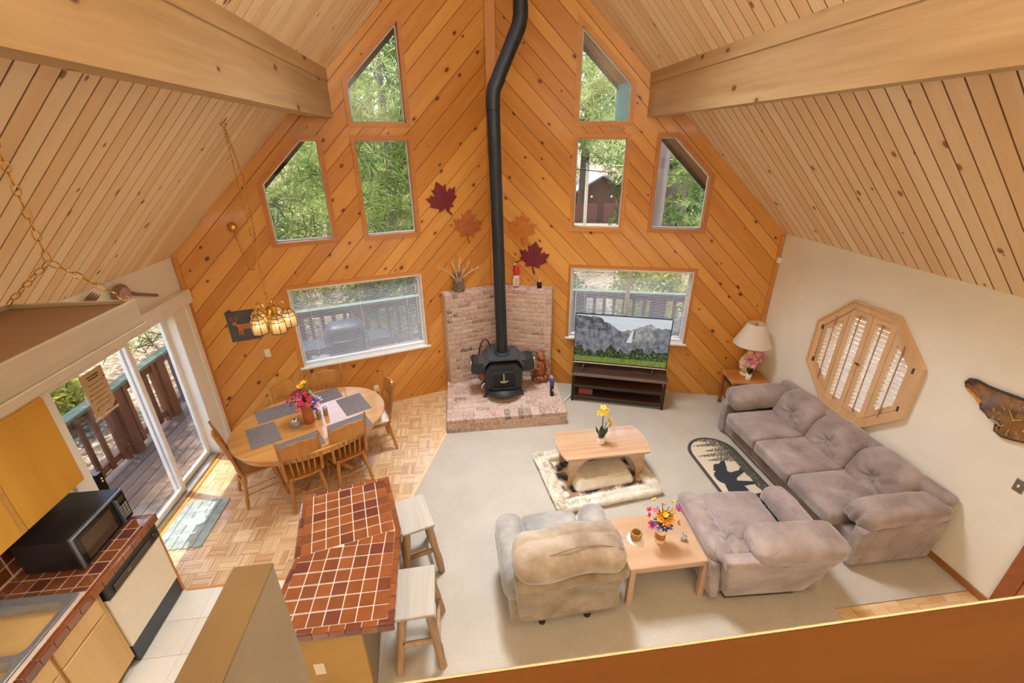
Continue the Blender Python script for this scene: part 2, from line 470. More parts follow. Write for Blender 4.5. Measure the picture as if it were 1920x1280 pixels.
def parquet():
    k = Nt('parquet'); tc = k.t.nodes.new('ShaderNodeTexCoord').outputs['Object']; r = k.t.nodes.new('ShaderNodeObjectInfo').outputs['Random']
    xyz = k.n('SeparateXYZ', Vector=tc); sid = k.math('ADD', k.math('FLOOR', k.math('MULTIPLY', xyz.outputs[1], 30.303)), k.math('MULTIPLY', r, 977.0))
    wn = k.n('TexWhiteNoise', noise_dimensions='1D', W=sid).outputs['Value']
    f = k.math('ADD', k.math('MULTIPLY', wn, .62), k.math('MULTIPLY', r, .38))
    v, _ = k.coords(); g = k.noise(k.vscale(v, (9, 120, 1)), 1, 4, .6)
    c = k.ramp(f, [(.05, srgb(196, 152, 106)), (.5, srgb(220, 182, 136)), (.95, srgb(236, 204, 164))])
    c = k.mix(1.0, c, k.ramp(g, [(.3, (.80, .78, .75, 1)), (.7, (1, 1, 1, 1))]), 'MULTIPLY')
    return k.done(c, .2, Coat_Weight=.7, Coat_Roughness=.06)
M['parquet'] = parquet()
M['vinyl'] = by_random('vinyl', [(0, srgb(222, 214, 200)), (1, srgb(232, 226, 214))], .4, .06, 6, 0, .03)
M['brick'] = by_random('brick', [(0, srgb(174, 134, 120)), (.3, srgb(192, 158, 144)), (.55, srgb(202, 176, 162)), (.8, srgb(184, 150, 136)), (.93, srgb(160, 126, 114)), (.965, srgb(110, 94, 86)), (1, srgb(92, 82, 76))], .85, .3, 14, 0, .4, .75, srgb(220, 198, 182))
M['mortar'] = plain('mortar', srgb(208, 190, 174), .95, 0, .08, 20, .3)
M['tile'] = by_random('tile', [(0, srgb(112, 60, 46)), (.1, srgb(108, 56, 44)), (.16, srgb(122, 70, 44)), (.6, srgb(136, 76, 42)), (1, srgb(148, 86, 50))], .1, .2, 10, .6, .05)
M['grout'] = plain('grout', srgb(214, 188, 168), .85, 0, .05)
M['mauve'] = fabric('mauve', srgb(164, 149, 146), srgb(124, 108, 106), .9, .6, 4, .22)
M['mauve_dark'] = fabric('mauve_dark', srgb(150, 124, 116), srgb(120, 94, 86), .9, .4, 4)
M['gray_plush'] = fabric('gray_plush', srgb(172, 166, 158), srgb(128, 124, 120), .9, .6, 5, .2)
M['tan_plush'] = fabric('tan_plush', srgb(166, 148, 124), srgb(120, 100, 78), .9, .5, 5, .12)
M['fur_white'] = fabric('fur_white', srgb(242, 236, 224), srgb(224, 212, 192), .95, .6, 7)
M['mat_gray'] = fabric('mat_gray', srgb(122, 116, 114), srgb(104, 99, 98), .8, .1, 30)
M['terracotta'] = plain('terracotta', srgb(170, 92, 56), .6, 0, .08, 6)
M['leaf_red'] = plain('leaf_red', srgb(110, 18, 34), .55, 0, .12, 12)
M['leaf_rust'] = plain('leaf_rust', srgb(170, 92, 40), .6, 0, .1, 12)
M['leaf_amber'] = plain('leaf_amber', srgb(190, 112, 44), .6, 0, .1, 12)
M['slate'] = plain('slate', srgb(76, 72, 72), .6, 0, .1, 10)
M['copper'] = plain('copper', srgb(176, 106, 62), .5, .2, .1)
M['stem'] = plain('stem', srgb(62, 96, 44), .6, 0, .15)
M['leaf_dark'] = plain('leaf_dark', srgb(34, 62, 34), .45, 0, .15)
for nme, c in dict(yellow=(246, 200, 40), orange=(240, 150, 30), red=(200, 40, 60), pink=(226, 120, 150), blue=(40, 60, 150), violet=(140, 100, 180), lilac=(176, 164, 206), magenta=(190, 40, 120), blush=(232, 150, 150), white_petal=(240, 236, 226)).items():
    M['f_'+nme] = plain('f_'+nme, srgb(*c), .55, 0, .12, 30)
# ---------------------------------------------------------------- room constants (metres)
XP, YP, AW, XL, XR, ZR, MR = 0.5559, 6.7564, 0.2998, -3.3497, 4.4395, 6.549, 1.0174
CA, SA, TA = cos(AW), sin(AW), tan(AW)
NR = sqrt(1+MR*MR)
def yw(x): return YP-TA*abs(x-XP)          # front wall line
def zroof(x): return ZR-MR*abs(x-XP)
FL = frame((XP, YP, 0), (CA, SA, 0), (0, 0, 1), (SA, -CA, 0))      # left front wall: u<0
FR = frame((XP, YP, 0), (CA, -SA, 0), (0, 0, 1), (-SA, -CA, 0))    # right front wall: u>0
FRW = frame((XR, 0, 0), (0, -1, 0), (0, 0, 1), (-1, 0, 0))         # right wall, u=-y
FLW = frame((XL, 0, 0), (0, 1, 0), (0, 0, 1), (1, 0, 0))           # left wall, u=y

carpet_k = Nt('carpet'); cv, _ = carpet_k.coords(False)
cn = carpet_k.noise(cv, 2.2, 4, .6); cn2 = carpet_k.noise(cv, 190, 2, .7)
cc = carpet_k.ramp(cn, [(.3, srgb(178, 167, 152)), (.7, srgb(204, 194, 180))])
cc = carpet_k.mix(.5, cc, carpet_k.ramp(cn2, [(.3, srgb(156, 145, 130)), (.7, srgb(222, 214, 202))]))
carpet_k.bump(cn2, .7, .012); M['carpet'] = carpet_k.done(cc, .95, Sheen_Weight=.3)

# ---------------------------------------------------------------- floor
floor = struct('floor', 'floor of carpet, parquet and pale vinyl')
part('subfloor', MB().box(-3.5, -3.3, -.2, 4.6, 7.0, -.012), M['mortar'], floor)
part('carpet', MB().prism([(-.80, 3.2), (-.90, 3.42), (-.32, 5.24), (-.32, 6.5), (XP, YP+.05), (XR+.05, 5.57), (XR+.05, 2.19), (3.1, 2.19), (3.1, -3), (-.80, -3)], -.012, .004), M['carpet'], floor)
PQ = [(XL, 3.13), (-1.35, 3.10), (-.92, 3.42), (-.335, 5.24), (-.335, 6.49), (XL, 5.56)]
def block_poly(s, w, g=.0018): return MB()
def parquet_block(n=5, s=.165, h=.012):
    mb = MB(); d = s/n
    for i in range(n): mb.box(-s/2+.0008, -s/2+i*d+.0008, -h, s/2-.0008, -s/2+(i+1)*d-.0008, 0, c=.0012)
    return mb
pq_mesh = parquet_block().mesh('parquet_block', M['parquet'])
spots = []
s = .165
for iy in range(int(3.6/s)+1):
    for ix in range(int(3.1/s)+1):
        x, y = XL+(ix+.5)*s, 3.13+(iy+.5)*s
        q = [(x-s/2, y-s/2), (x+s/2, y-s/2), (x+s/2, y+s/2), (x-s/2, y+s/2)]
        c = clip_to(q, PQ)
        if len(c) > 2 and parea(c) > 2e-4:
            spots.append((hypot(x, y), x, y, (ix+iy) % 2, parea(c) > s*s*.999, c))
spots.sort()
rest = MB(); nfull = 0
for d, x, y, k, full, c in spots:
    if full and nfull < 290:
        link('parquet_block', pq_mesh, floor, T(x, y, 0) @ RZ(pi/2*k)); nfull += 1
    else: rest.prism([(x+(px-x)*.99, y+(py-y)*.99) for px, py in c], -.012, 0)
part('parquet_edge_blocks', rest, M['parquet'], floor, kind='stuff')
for x0 in (-3.05, -2.745, -2.44, -2.135, -1.83, -1.525):
    for k in range(7):
        y1 = 3.128-k*.305
        part('vinyl_tile', MB().box(x0+.001, y1-.303, -.01, x0+.304, y1-.001, 0, c=.0015), M['vinyl'], floor)
for k in range(9):
    part('floor_plank', MB().box(3.1+k*.15, .9, -.012, 3.247+k*.15, 2.185, 0, c=.002), M['parquet'], floor)
dx, dy = .585, 1.82; L = hypot(dx, dy)
part('carpet_strip', MB().box(0, -.018, 0, L, .018, .012, c=.005), plain('strip_wood', srgb(226, 196, 150), .4), floor, T(-.915, 3.42, 0) @ RZ(atan2(dy, dx)))
part('vinyl_strip', MB().box(-2.7, 3.115, 0, -1.35, 3.14, .008, c=.003), M['trim_pine'], floor)

# ---------------------------------------------------------------- walls
def sgn(poly, s): return [(s*x, y) for x, y in poly]
WU = [(1.178, 4.0), (1.858, 4.0), (1.858, 4.44), (1.178, 5.10)]
WR_ = [(1.175, 2.618), (1.855, 2.618), (1.855, 3.815), (1.175, 3.815)]
WT = [(2.278, 2.625), (2.983, 2.625), (2.983, 3.335), (2.483, 3.82), (2.278, 3.82)]
WL_ = [(1.19, .877), (2.968, .877), (2.968, 2.027), (1.19, 2.027)]
holes = [WU, WR_, WT, WL_]
def backing(parent, F, wall, hs, t0, t1, mat, name='backing'):
    ps = [wall]
    for h in hs: ps = cut(ps, h)
    mb = MB()
    for p in ps: mb.prism(p, t0, t1)
    return part(name, mb, mat, parent, F)
for side, F, s, ulen in (('left', FL, -1, (XP-XL)/CA), ('right', FR, 1, (XR-XP)/CA)):
    wst = struct('wall_front_'+side, 'front gable wall of diagonal knotty pine boards')
    poly = ccw(sgn([(0, 0), (ulen, 0), (ulen, ZR-MR*CA*ulen), (0, ZR)], s))
    hs = [ccw(sgn(h, s)) for h in holes]
    backing(wst, F, ccw(sgn([(0, 0), (ulen+.1, 0), (ulen+.1, ZR-MR*CA*(ulen+.1)+.03), (0, ZR+.03)], s)), hs, -.14, 0, M['groove_wall'])
    rw = random.Random(5 if s < 0 else 9)
    boards('plank', F, poly, hs, radians(45)*(-s), lambda: rw.choice((.15, .19, .19, .235)), .006, 0, .014, M['wall_pine'], wst)
    z0 = ZR-MR*CA*ulen
    part('corner_trim', MB().box(min(s*(ulen-.055), s*ulen), 0, .012, max(s*(ulen-.055), s*ulen), z0-.01, .03, c=.004), M['trim_pine_y'], wst, F)
part('corner_post', MB().box(.487, 6.685, 1.72, .628, 6.80, 6.44, c=.006), M['trim_pine_y'], struct('trim_1', 'vertical pine board where the two gable walls meet'))

def offset(poly, d):
    P = [Vector(p) for p in ccw(poly)]; n = len(P); out = []
    for i in range(n):
        a, b, c = P[i-1], P[i], P[(i+1) % n]
        n1 = Vector((b.y-a.y, a.x-b.x)).normalized(); n2 = Vector((c.y-b.y, b.x-c.x)).normalized()
        m = (n1+n2)/(1+n1.dot(n2)); q = b+m*d; out.append((q.x, q.y))
    return out
def ring(mb, poly, d0, d1, z0, z1):
    A, B = offset(poly, d0), offset(poly, d1); n = len(A)
    for i in range(n):
        j = (i+1) % n; mb.prism([A[i], B[i], B[j], A[j]], z0, z1)
    return mb
def window(idx, F, poly, label, fcol='white', mull=None, sill=True, fw=.012, cw=.045):
    if fcol == 'white2': fw = .028
    w_ = struct('window_%d' % idx, label)
    part('casing', ring(MB(), poly, 0, cw, .012, .03), M['trim_pine'], w_, F)
    part('jamb', ring(MB(), poly, -.01, 0, -.14, .028), M['trim_pine'] if fcol != 'white2' else M['white'], w_, F)
    f_ = part('window_frame', ring(MB(), poly, -.01-fw, -.01, -.12, -.07), M['white'], w_, F)
    part('pane', MB().prism(offset(poly, -.02), -.098, -.092), M['glass'], w_, F)
    if mull:
        ys = [p[1] for p in poly]
        part('mullion', MB().box(mull-.03, min(ys)+.03, -.125, mull+.03, max(ys)-.03, -.065), M['white'], w_, F)
    if sill:
        xs = [p[0] for p in poly]; y0 = min(p[1] for p in poly)
        part('sill', MB().box(min(xs)-.05, y0-.022, -.02, max(xs)+.05, y0+.006, .06, c=.004), M['white'] if fcol == 'white2' else M['trim_pine'], w_, F)
window(1, FL, sgn(WU, -1), 'tall gable window under the roof left of the stovepipe', sill=False)
window(2, FL, sgn(WR_, -1), 'upright window left of the stovepipe above the blind', sill=False)
window(3, FL, sgn(WT, -1), 'cut corner window above the chandelier', sill=False)
window(4, FL, sgn(WL_, -1), 'wide lower window behind the dining table', 'white2')
window(5, FR, WU, 'tall gable window under the roof right of the stovepipe', sill=False)
window(6, FR, WR_, 'upright window with the garage behind it', sill=False)
window(7, FR, WT, 'cut corner window with tall trunks behind it', sill=False)
window(8, FR, WL_, 'wide lower window behind the television', 'white2', mull=2.07)

# blinds
def blind(F, s, label):
    x0, x1 = 1.21, 2.948
    t = thing('mini_blind', label, 'blind', (0, 0, 0))
    a, b = sorted((s*x0, s*x1))
    part('headrail', MB().box(a, 1.985, -.055, b, 2.018, -.02, c=.003), M['white'], t, F)
    sl = MB(); n = 50; z0 = .935; dz = (1.975-z0)/n
    for i in range(n):
        z = z0+(i+.5)*dz
        sl.add([(a+.004, z+.0015, -.0445), (b-.004, z+.0015, -.0445), (b-.004, z-.0015, -.0315), (a+.004, z-.0015, -.0315)], [(0, 1, 2, 3)])
    part('slats', sl, M['slat'], t, F, kind='stuff')
    part('bottom_rail', MB().box(a, .905, -.05, b, .925, -.026, c=.003), M['white'], t, F)
    for fx in (.12, .5, .88):
        x = a+(b-a)*fx; part('ladder_cord', MB().box(x-.0015, .92, -.026, x+.0015, 1.99, -.0245), M['white'], t, F)
    x = b-.07 if s < 0 else a+.07
    part('tilt_wand', MB().tube([(x, 1.98, -.012), (x, 1.25, -.012)], .004, 6), M['white'], t, F)
M['slat'] = plain('slat', srgb(206, 204, 198), .5, 0, .02)
blind(FL, -1, 'white slatted mini blind in the window behind the dining table')
blind(FR, 1, 'white slatted mini blind in the window behind the television')

# right wall with octagon opening
OY, OZ = 3.91, 1.445
def octa(R): return [(R*cos(radians(22.5+45*i))/cos(radians(22.5)), R*sin(radians(22.5+45*i))/cos(radians(22.5))) for i in range(8)]
wr = struct('wall_right', 'cream plaster side wall above the sofa')
hole = [(-OY+x, OZ+y) for x, y in octa(.565)]
backing(wr, FRW, [(-5.60, 0), (3.3, 0), (3.3, 2.62), (-5.60, 2.62)], [hole], -.14, 0, M['cream'], 'wall_surface')
part('baseboard', MB().box(-5.54, 0, 0, 3, .075, .014, c=.004), plain('base_brown', srgb(150, 96, 50), .5), wr, FRW)
wl = struct('wall_left', 'cream wall around the sliding glass door')
DOOR = [(3.46, 0), (5.19, 0), (5.19, 2.03), (3.46, 2.03)]
backing(wl, FLW, [(-3.3, 0), (5.60, 0), (5.60, 2.60), (-3.3, 2.60)], [DOOR], -.14, 0, M['cream'], 'wall_surface')

wb_ = struct('wall_back', 'cream gable wall behind the loft')
part('wall_surface', MB().prism([(XL-.1, 0), (XR+.1, 0), (XR+.1, zroof(XR+.1)), (XP, ZR), (XL-.1, zroof(XL-.1))], 3.2, 3.3), M['cream'], wb_, frame((0, 0, 0), (1, 0, 0), (0, 0, 1), (0, -1, 0)))
# ---------------------------------------------------------------- roof, beams
ceil = struct('ceiling', 'vaulted ceiling of pale knotty pine boards')
OV = 1.2; SM = 5.74
for s in (-1, 1):
    F = frame((XP, 0, ZR), (s/NR, 0, -MR/NR), (0, -s, 0), (-s*MR/NR, 0, -1/NR))
    poly = [(0, -3.3), (SM, -3.3), (SM, YP-TA*SM/NR+OV), (0, YP+OV)]
    poly = ccw([(x, -s*y) for x, y in poly])
    pin = ccw([(x, -s*y) for x, y in [(0, -3.3), (SM, -3.3), (SM, YP-TA*SM/NR+.05), (0, YP+.05)]])
    pout = ccw([(x, -s*y) for x, y in [(0, YP+.05), (SM, YP-TA*SM/NR+.05), (SM, YP-TA*SM/NR+OV), (0, YP+OV)]])
    boards('plank', F, pin, [], 0, .131, .013, -.02, 0, M['ceil_pine'], ceil)
    boards('soffit_board', F, pout, [], 0, .131, .008, -.02, 0, M['soffit'], ceil)
    big = ccw([(x, -s*y) for x, y in [(0, -3.3), (SM, -3.3), (SM, YP-TA*SM/NR+OV), (0, YP+OV)]])
    part('roof_deck', MB().prism(big, -.22, -.0035), M['groove'], ceil, F)
    A = Vector((XP, YP+OV, ZR)); B = Vector((XP+s*SM/NR, YP+OV-TA*SM/NR, ZR-MR*SM/NR))
    d = (B-A); n = d.length
    x = d.normalized(); y = Vector((0, 0, 1)); y = (y-x*y.dot(x)).normalized(); z = x.cross(y)
    part('fascia', MB().box(0, -.05, -.02, n, .24, .02), M['fascia'] if 'fascia' in M else M.setdefault('fascia', plain('fascia', srgb(70, 42, 26), .8)), ceil, frame(A, x, y, z))
FX = lambda y0: frame((0, y0, 0), (1, 0, 0), (0, 0, 1), (0, -1, 0))
for nm, xi, s in (('beam_left', -1.41, -1), ('beam_right', 2.53, 1)):
    bt = struct('trim_%d' % (2 if s < 0 else 3), 'large pine roof beam'+(' over the dining side' if s < 0 else ' over the sofa side'))
    xo = xi+s*.18; yend = yw(xi)-.02
    pl = [(xi, 4.052), (xo, 4.052), (xo, zroof(xo)+.01), (xi, zroof(xi)+.01)]
    part('beam', MB().prism(pl, -yend, 3.2), M['beam'], bt, FX(0))
    part('top_board', MB().prism([(xi, 4.43), (xi-s*.012, 4.43), (xi-s*.012, zroof(xi-s*.012)), (xi, zroof(xi))], -yend, 3.2), M['beam'], bt, FX(0))
    part('beam_tail', MB().prism(pl, -(yw(xi)+1.26), -(yw(xi)+.145)), M['teal'], bt, FX(0), label='outdoor end of the beam painted teal')
# ---------------------------------------------------------------- sliding glass door
dr = struct('door_1', 'sliding glass door to the deck')
def dp(name, y0, z0, y1, z1, x0, x1, mat, lab=None, c=.004): return part(name, MB().box(XL+x0, y0, z0, XL+x1, y1, z1, c=c), mat, dr, label=lab)
dp('jamb_board', 5.18, 0, 5.42, 2.03, -.13, .035, M['cream'])
dp('jamb_board', 5.42, 0, 5.50, 2.03, -.02, .055, M['white'])
dp('jamb_board', 3.30, 0, 3.47, 2.03, -.13, .03, M['cream'])
dp('header_box', 3.25, 2.03, 5.52, 2.19, -.02, .10, M['white'])
dp('sill_track', 3.47, -.02, 5.18, .035, -.13, .02, M['chrome'], 'bright metal sill track')
dp('threshold', 3.47, -.01, 5.18, .012, .02, .07, M['trim_pine'])
dp('head_track', 3.47, 1.985, 5.18, 2.03, -.13, 0, M['white'])
for (a, b, x) in ((3.47, 4.49, -.05), (4.42, 5.18, -.10)):
    fr_ = MB()
    p = thing
    for (y0, z0, y1, z1) in ((a, .035, a+.055, 1.985), (b-.06, .035, b, 1.985), (a+.055, .035, b-.06, .11), (a+.055, 1.93, b-.06, 1.985)):
        fr_.box(XL+x-.02, y0, z0, XL+x+.02, y1, z1, c=.004)
    o = part('door_frame', fr_, M['white'], dr)
    part('pane', MB().box(XL+x-.003, a+.05, .10, XL+x+.003, b-.055, 1.935), M['glass'], o)
h_ = dp('door_handle', 3.50, .82, 3.565, 1.09, -.03, 0.03, M['black_gloss'], 'black door handle with two pale screws')
part('screw', MB().ball((XL+.03, 3.532, 1.035), .009, 8, 6), M['white'], h_); part('screw', MB().ball((XL+.03, 3.532, 1.005), .009, 8, 6), M['white'], h_)

# paper notice on the glass
nt_ = thing('door_notice', 'tan paper notice with dark lettering taped to the sliding door', 'notice', (0, 0, 0))
nk = M['notice'] = plain('notice', srgb(190, 160, 122), .8, 0, .05, 9)
edge = [(3.82, 1.49), (3.90, 1.47), (3.97, 1.50), (4.02, 1.49), (4.085, 1.53), (4.09, 1.91), (3.82, 1.91)]
part('paper', MB().prism(edge, .0, .002), nk, nt_, T(0, 0, 0) @ frame((XL-.035, 0, 0), (0, 1, 0), (0, 0, 1), (1, 0, 0)))
lt = MB(); rr = random.Random(3)
def scrib(y0, y1, z, h):
    y = y0
    while y < y1:
        w_ = rr.uniform(.006, .02); lt.prism([(y, z), (min(y+w_, y1), z), (min(y+w_, y1), z+h*rr.uniform(.7, 1)), (y, z+h)], .002, .003); y += w_+.005
scrib(3.89, 4.03, 1.855, .016); scrib(3.90, 4.02, 1.83, .016)
for i in range(6): scrib(3.875, 4.06-.02*(i % 2), 1.785-i*.045, .006)
part('lettering', lt, plain('ink', srgb(70, 46, 28), .8), nt_, frame((XL-.035, 0, 0), (0, 1, 0), (0, 0, 1), (1, 0, 0)), kind='stuff')
fp = MB()
for (y, z) in ((3.855, 1.70), (3.85, 1.655), (4.07, 1.80), (3.87, 1.545)): fp.prism([(y-.008, z), (y+.004, z-.006), (y+.010, z+.008), (y, z+.012)], .002, .003)
part('paw_marks', fp, M['black'], nt_, frame((XL-.035, 0, 0), (0, 1, 0), (0, 0, 1), (1, 0, 0)), kind='stuff')
part('tape_strip', MB().box(XL-.036, 3.80, 1.455, XL-.033, 4.10, 1.475), M['notice'], nt_)

# ---------------------------------------------------------------- outdoors: ground
def gz(x, y):
    z = -.85-.052*max(0, y-10)+.02*max(0, -x-6)
    if x > 2: z -= .01*(x-2)
    if y > 42: z += .30*(y-42)
    if x < -14: z += .25*(-x-14)
    return z+.12*noise.noise(Vector((x*.25, y*.25, 0)))
def ground():
    mb = MB(); xs = [-46+i*2.0 for i in range(51)]; ys = [-12+i*2.0 for i in range(52)]
    vs = [(x, y, gz(x, y)) for y in ys for x in xs]; n = len(xs)
    fs = [(j*n+i, j*n+i+1, (j+1)*n+i+1, (j+1)*n+i) for j in range(len(ys)-1) for i in range(n-1)]
    mb.add(vs, fs, True)
    k = Nt('leaf_litter'); v, _ = k.coords(False)
    a = k.noise(v, 7, 5, .75); b = k.noise(v, .5, 3, .6)
    c = k.ramp(a, [(.34, dim(srgb(96, 74, 56), .25)), (.5, dim(srgb(176, 146, 112), .42)), (.64, dim(srgb(232, 208, 172), .62))])
    c = k.mix(k.ramp(b, [(.45, (0, 0, 0, 1)), (.62, (.45, .45, .45, 1))]), c, dim(srgb(150, 150, 96), .5))
    k.bump(a, .6, .05)
    o = part('ground', mb, k.done(c, .95)); o['kind'] = 'structure'
ground()

# ---------------------------------------------------------------- deck and railings
deck = struct('deck_floor', 'weathered outdoor deck boards')
for k in range(10):
    x = -4.80+k*.142
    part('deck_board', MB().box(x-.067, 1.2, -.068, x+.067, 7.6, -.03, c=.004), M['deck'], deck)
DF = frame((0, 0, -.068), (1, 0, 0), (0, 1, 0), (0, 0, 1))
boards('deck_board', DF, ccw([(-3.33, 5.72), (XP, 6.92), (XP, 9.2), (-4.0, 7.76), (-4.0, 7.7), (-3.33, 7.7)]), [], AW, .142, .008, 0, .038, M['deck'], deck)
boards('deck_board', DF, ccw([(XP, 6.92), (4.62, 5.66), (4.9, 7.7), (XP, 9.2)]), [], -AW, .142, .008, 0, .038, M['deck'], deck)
part('deck_joists', MB().box(-4.8, 1.2, -.25, -4.72, 7.6, -.07).box(-3.6, 1.2, -.25, -3.52, 5.6, -.07), M['post_brown'], deck)
def railing(A, B, label, posts, sp=.2):
    A = Vector(A); B = Vector(B); d = B-A; L = d.length; x = d.normalized()
    F = frame((A.x, A.y, 0), (x.x, x.y, 0), (-x.y, x.x, 0), (0, 0, 1))
    t = thing('deck_railing', label, 'railing')
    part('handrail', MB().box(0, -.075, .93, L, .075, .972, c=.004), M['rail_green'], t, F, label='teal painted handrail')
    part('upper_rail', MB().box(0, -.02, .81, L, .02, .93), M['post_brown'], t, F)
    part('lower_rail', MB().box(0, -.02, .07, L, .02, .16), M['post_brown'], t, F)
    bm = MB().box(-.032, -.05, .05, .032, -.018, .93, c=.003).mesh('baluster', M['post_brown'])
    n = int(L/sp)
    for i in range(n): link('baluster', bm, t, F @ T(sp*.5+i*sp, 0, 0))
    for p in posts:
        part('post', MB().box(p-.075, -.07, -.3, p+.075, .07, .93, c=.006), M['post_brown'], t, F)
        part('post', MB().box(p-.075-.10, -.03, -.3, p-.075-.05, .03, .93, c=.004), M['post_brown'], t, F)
railing((-4.52, 1.3), (-4.52, 7.53), 'brown deck railing with teal handrail beyond the sliding door', [.6, 2.6, 4.15, 5.05, 6.15])
railing((-4.45, 7.56), (XP, 9.1), 'brown deck railing with teal handrail beyond the dining window', [1.5, 2.55, 3.9])
railing((XP, 9.1), (4.7, 7.84), 'brown deck railing with teal handrail beyond the television window', [.1, 2.0, 3.6])

g = thing('barbecue_grill', 'dark domed barbecue grill on the deck outside the dining window', 'grill', (-2.02, 7.28, -.03), .3)
part('lid', MB().rbox((0, 0, .84), (.34, .26, .20), .18, 3), M['dark_metal'], g)
part('firebox', MB().box(-.33, -.25, .52, .33, .25, .74, c=.02), M['dark_metal'], g)
part('lid_handle', MB().tube([(-.22, -.27, .80), (-.22, -.33, .80), (.22, -.33, .80), (.22, -.27, .80)], .012, 6), M['dark_metal'], g)
part('side_shelf', MB().box(-.72, -.22, .68, -.36, .22, .71, c=.005), M['dark_metal'], g)
part('side_shelf', MB().box(.36, -.22, .68, .72, .22, .71, c=.005), M['dark_metal'], g)
for x in (-.3, .3):
    for y in (-.2, .2): part('leg', MB().box(x-.02, y-.02, 0, x+.02, y+.02, .52), M['dark_metal'], g)
part('cart_shelf', MB().box(-.3, -.2, .16, .3, .2, .19), M['dark_metal'], g)

# ---------------------------------------------------------------- trees
M['needle'] = leafmat('needle', dim(srgb(228, 232, 150), .75), dim(srgb(160, 178, 96), .6), dim(srgb(64, 90, 46), .4), .9)
M['conifer'] = leafmat('conifer', dim(srgb(196, 214, 126), .7), dim(srgb(116, 148, 80), .55), dim(srgb(48, 76, 42), .45), .7)
M['bush_leaf'] = leafmat('bush_leaf', dim(srgb(232, 222, 110), .6), dim(srgb(178, 184, 84), .55), dim(srgb(96, 116, 50), .5), 1.6)
M['bark'] = wood('bark', srgb(146, 122, 104), srgb(88, 70, 58), 0, None, .95, 0, .35, .3, 4, axis=2)
def pine_foliage(seed, H, z0, reach, step, tuft, blades, wid, mat):
    r = random.Random(seed); mb = MB(); z = z0
    vs = []; fs = []
    while z < H:
        q = (1-(z-z0)/(H-z0+.01)); L0 = reach*(.25+.75*q)
        for b in range(5):
            a = r.uniform(0, 2*pi); L = L0*r.uniform(.7, 1.1); up = r.uniform(-.1, .25)
            m = max(2, int(L/.42))
            for j in range(m):
                t = .3+.7*(j+1)/m; d = L*t
                c = Vector((cos(a)*d+r.uniform(-.12, .12), sin(a)*d+r.uniform(-.12, .12), z+d*up-.10*d*d/L0+r.uniform(-.1, .1)))
                for k in range(blades):
                    v = Vector((r.gauss(0, 1), r.gauss(0, 1), r.gauss(.25, 1))).normalized()*tuft*r.uniform(.7, 1.2)
                    w_ = v.orthogonal().normalized()*wid; w_.rotate(Matrix.Rotation(r.uniform(0, 6.3), 3, v.normalized()))
                    i = len(vs); vs += [c-w_*.4, c+w_*.4, c+v*.6+w_, c+v, c+v*.6-w_]; fs.append((i, i+1, i+2, i+3, i+4))
        z += step*r.uniform(.8, 1.2)
    mb.add(vs, fs); return mb.mesh('foliage', mat)
def trunk(H, r0, r1=.03, z0=-1.0, mat=None):
    pts = []; R = []
    for i in range(9):
        t = i/8; pts.append((.06*sin(t*5), .05*cos(t*4)-.05, z0+(H-z0)*t)); R.append(r0+(r1-r0)*t)
    return MB().tube(pts, R, 9).mesh('trunk', mat or M['bark'])
fol = [pine_foliage(1, 7.0, .3, 2.6, .33, .40, 15, .011, M['needle']), pine_foliage(2, 7.8, 1.2, 2.9, .36, .42, 15, .012, M['needle']),
       pine_foliage(3, 11, 1.6, 2.5, .40, .46, 12, .035, M['conifer'])]
trk = [trunk(7.1, .17), trunk(8.0, .2), trunk(11.2, .22)]
def tree(kind, x, y, label, sc=1.0, rz=None, group=None, name='pine_tree', dz=0):
    t = thing(name, label, 'tree', (x, y, gz(x, y)+dz), random.uniform(0, 6.28) if rz is None else rz, group)
    t.scale = (sc, sc, sc)
    link('trunk', trk[kind], t); o = link('foliage', fol[kind], t, kind='stuff'); return t
near = [(0, -5.6, 11.2, 'sunlit pine close outside the cut corner window on the dining side', 1.0),
        (1, -2.6, 12.6, 'tall pine filling the upright window left of the stovepipe', 1.0),
        (0, -7.8, 14.5, 'pine behind the deck at the dining corner', 1.1),
        (1, -.2, 14.6, 'long needled pine straight beyond the stovepipe', 1.05),
        (0, -4.0, 16.5, 'pine further back seen through the dining side windows', 1.15),
        (1, 2.9, 12.8, 'bright needled pine filling the tall right gable window', 1.0),
        (2, 10.2, 23.0, 'pine between the garage and the gray trunks', .9)]
for k, x, y, l, sc in near:
    tree(k, x, y, l, sc, dz=(3.0 if (k == 1 and x > 2) else 0))
tree(1, -2.7, 19.5, 'pine behind the nearer ones, seen through the tall left gable window', 1.45, 2.0)
tree(1, -5.4, 21.5, 'large pine behind the nearer ones on the dining side', 1.5, 0.6)
tree(1, 4.9, 19.5, 'pine with high branches above the garage roof', 1.4, 1.1, dz=3.2)
tree(2, -3.9, 24.0, 'dense conifer filling the gap behind the pines on the dining side', 1.5, 2.2, name='conifer_tree')
tree(2, -1.6, 27.0, 'dense conifer behind the pines straight beyond the stovepipe', 1.55, 0.3, name='conifer_tree')
tree(2, 5.6, 25.0, 'dense conifer with high branches left of the garage roof', 1.4, 1.7, dz=3.6, name='conifer_tree')
tree(2, 7.6, 27.0, 'conifer rising behind the right gable window', 1.3, 1.1, dz=3.5, name='conifer_tree')
tree(2, 10.2, 19.5, 'bushy green conifer in the cut corner window on the sofa side', .62, name='conifer_tree')
tree(2, 12.6, 22.0, 'wide conifer at the edge of the cut corner window on the sofa side', .7, name='conifer_tree')
rr = random.Random(8); nfar = 0
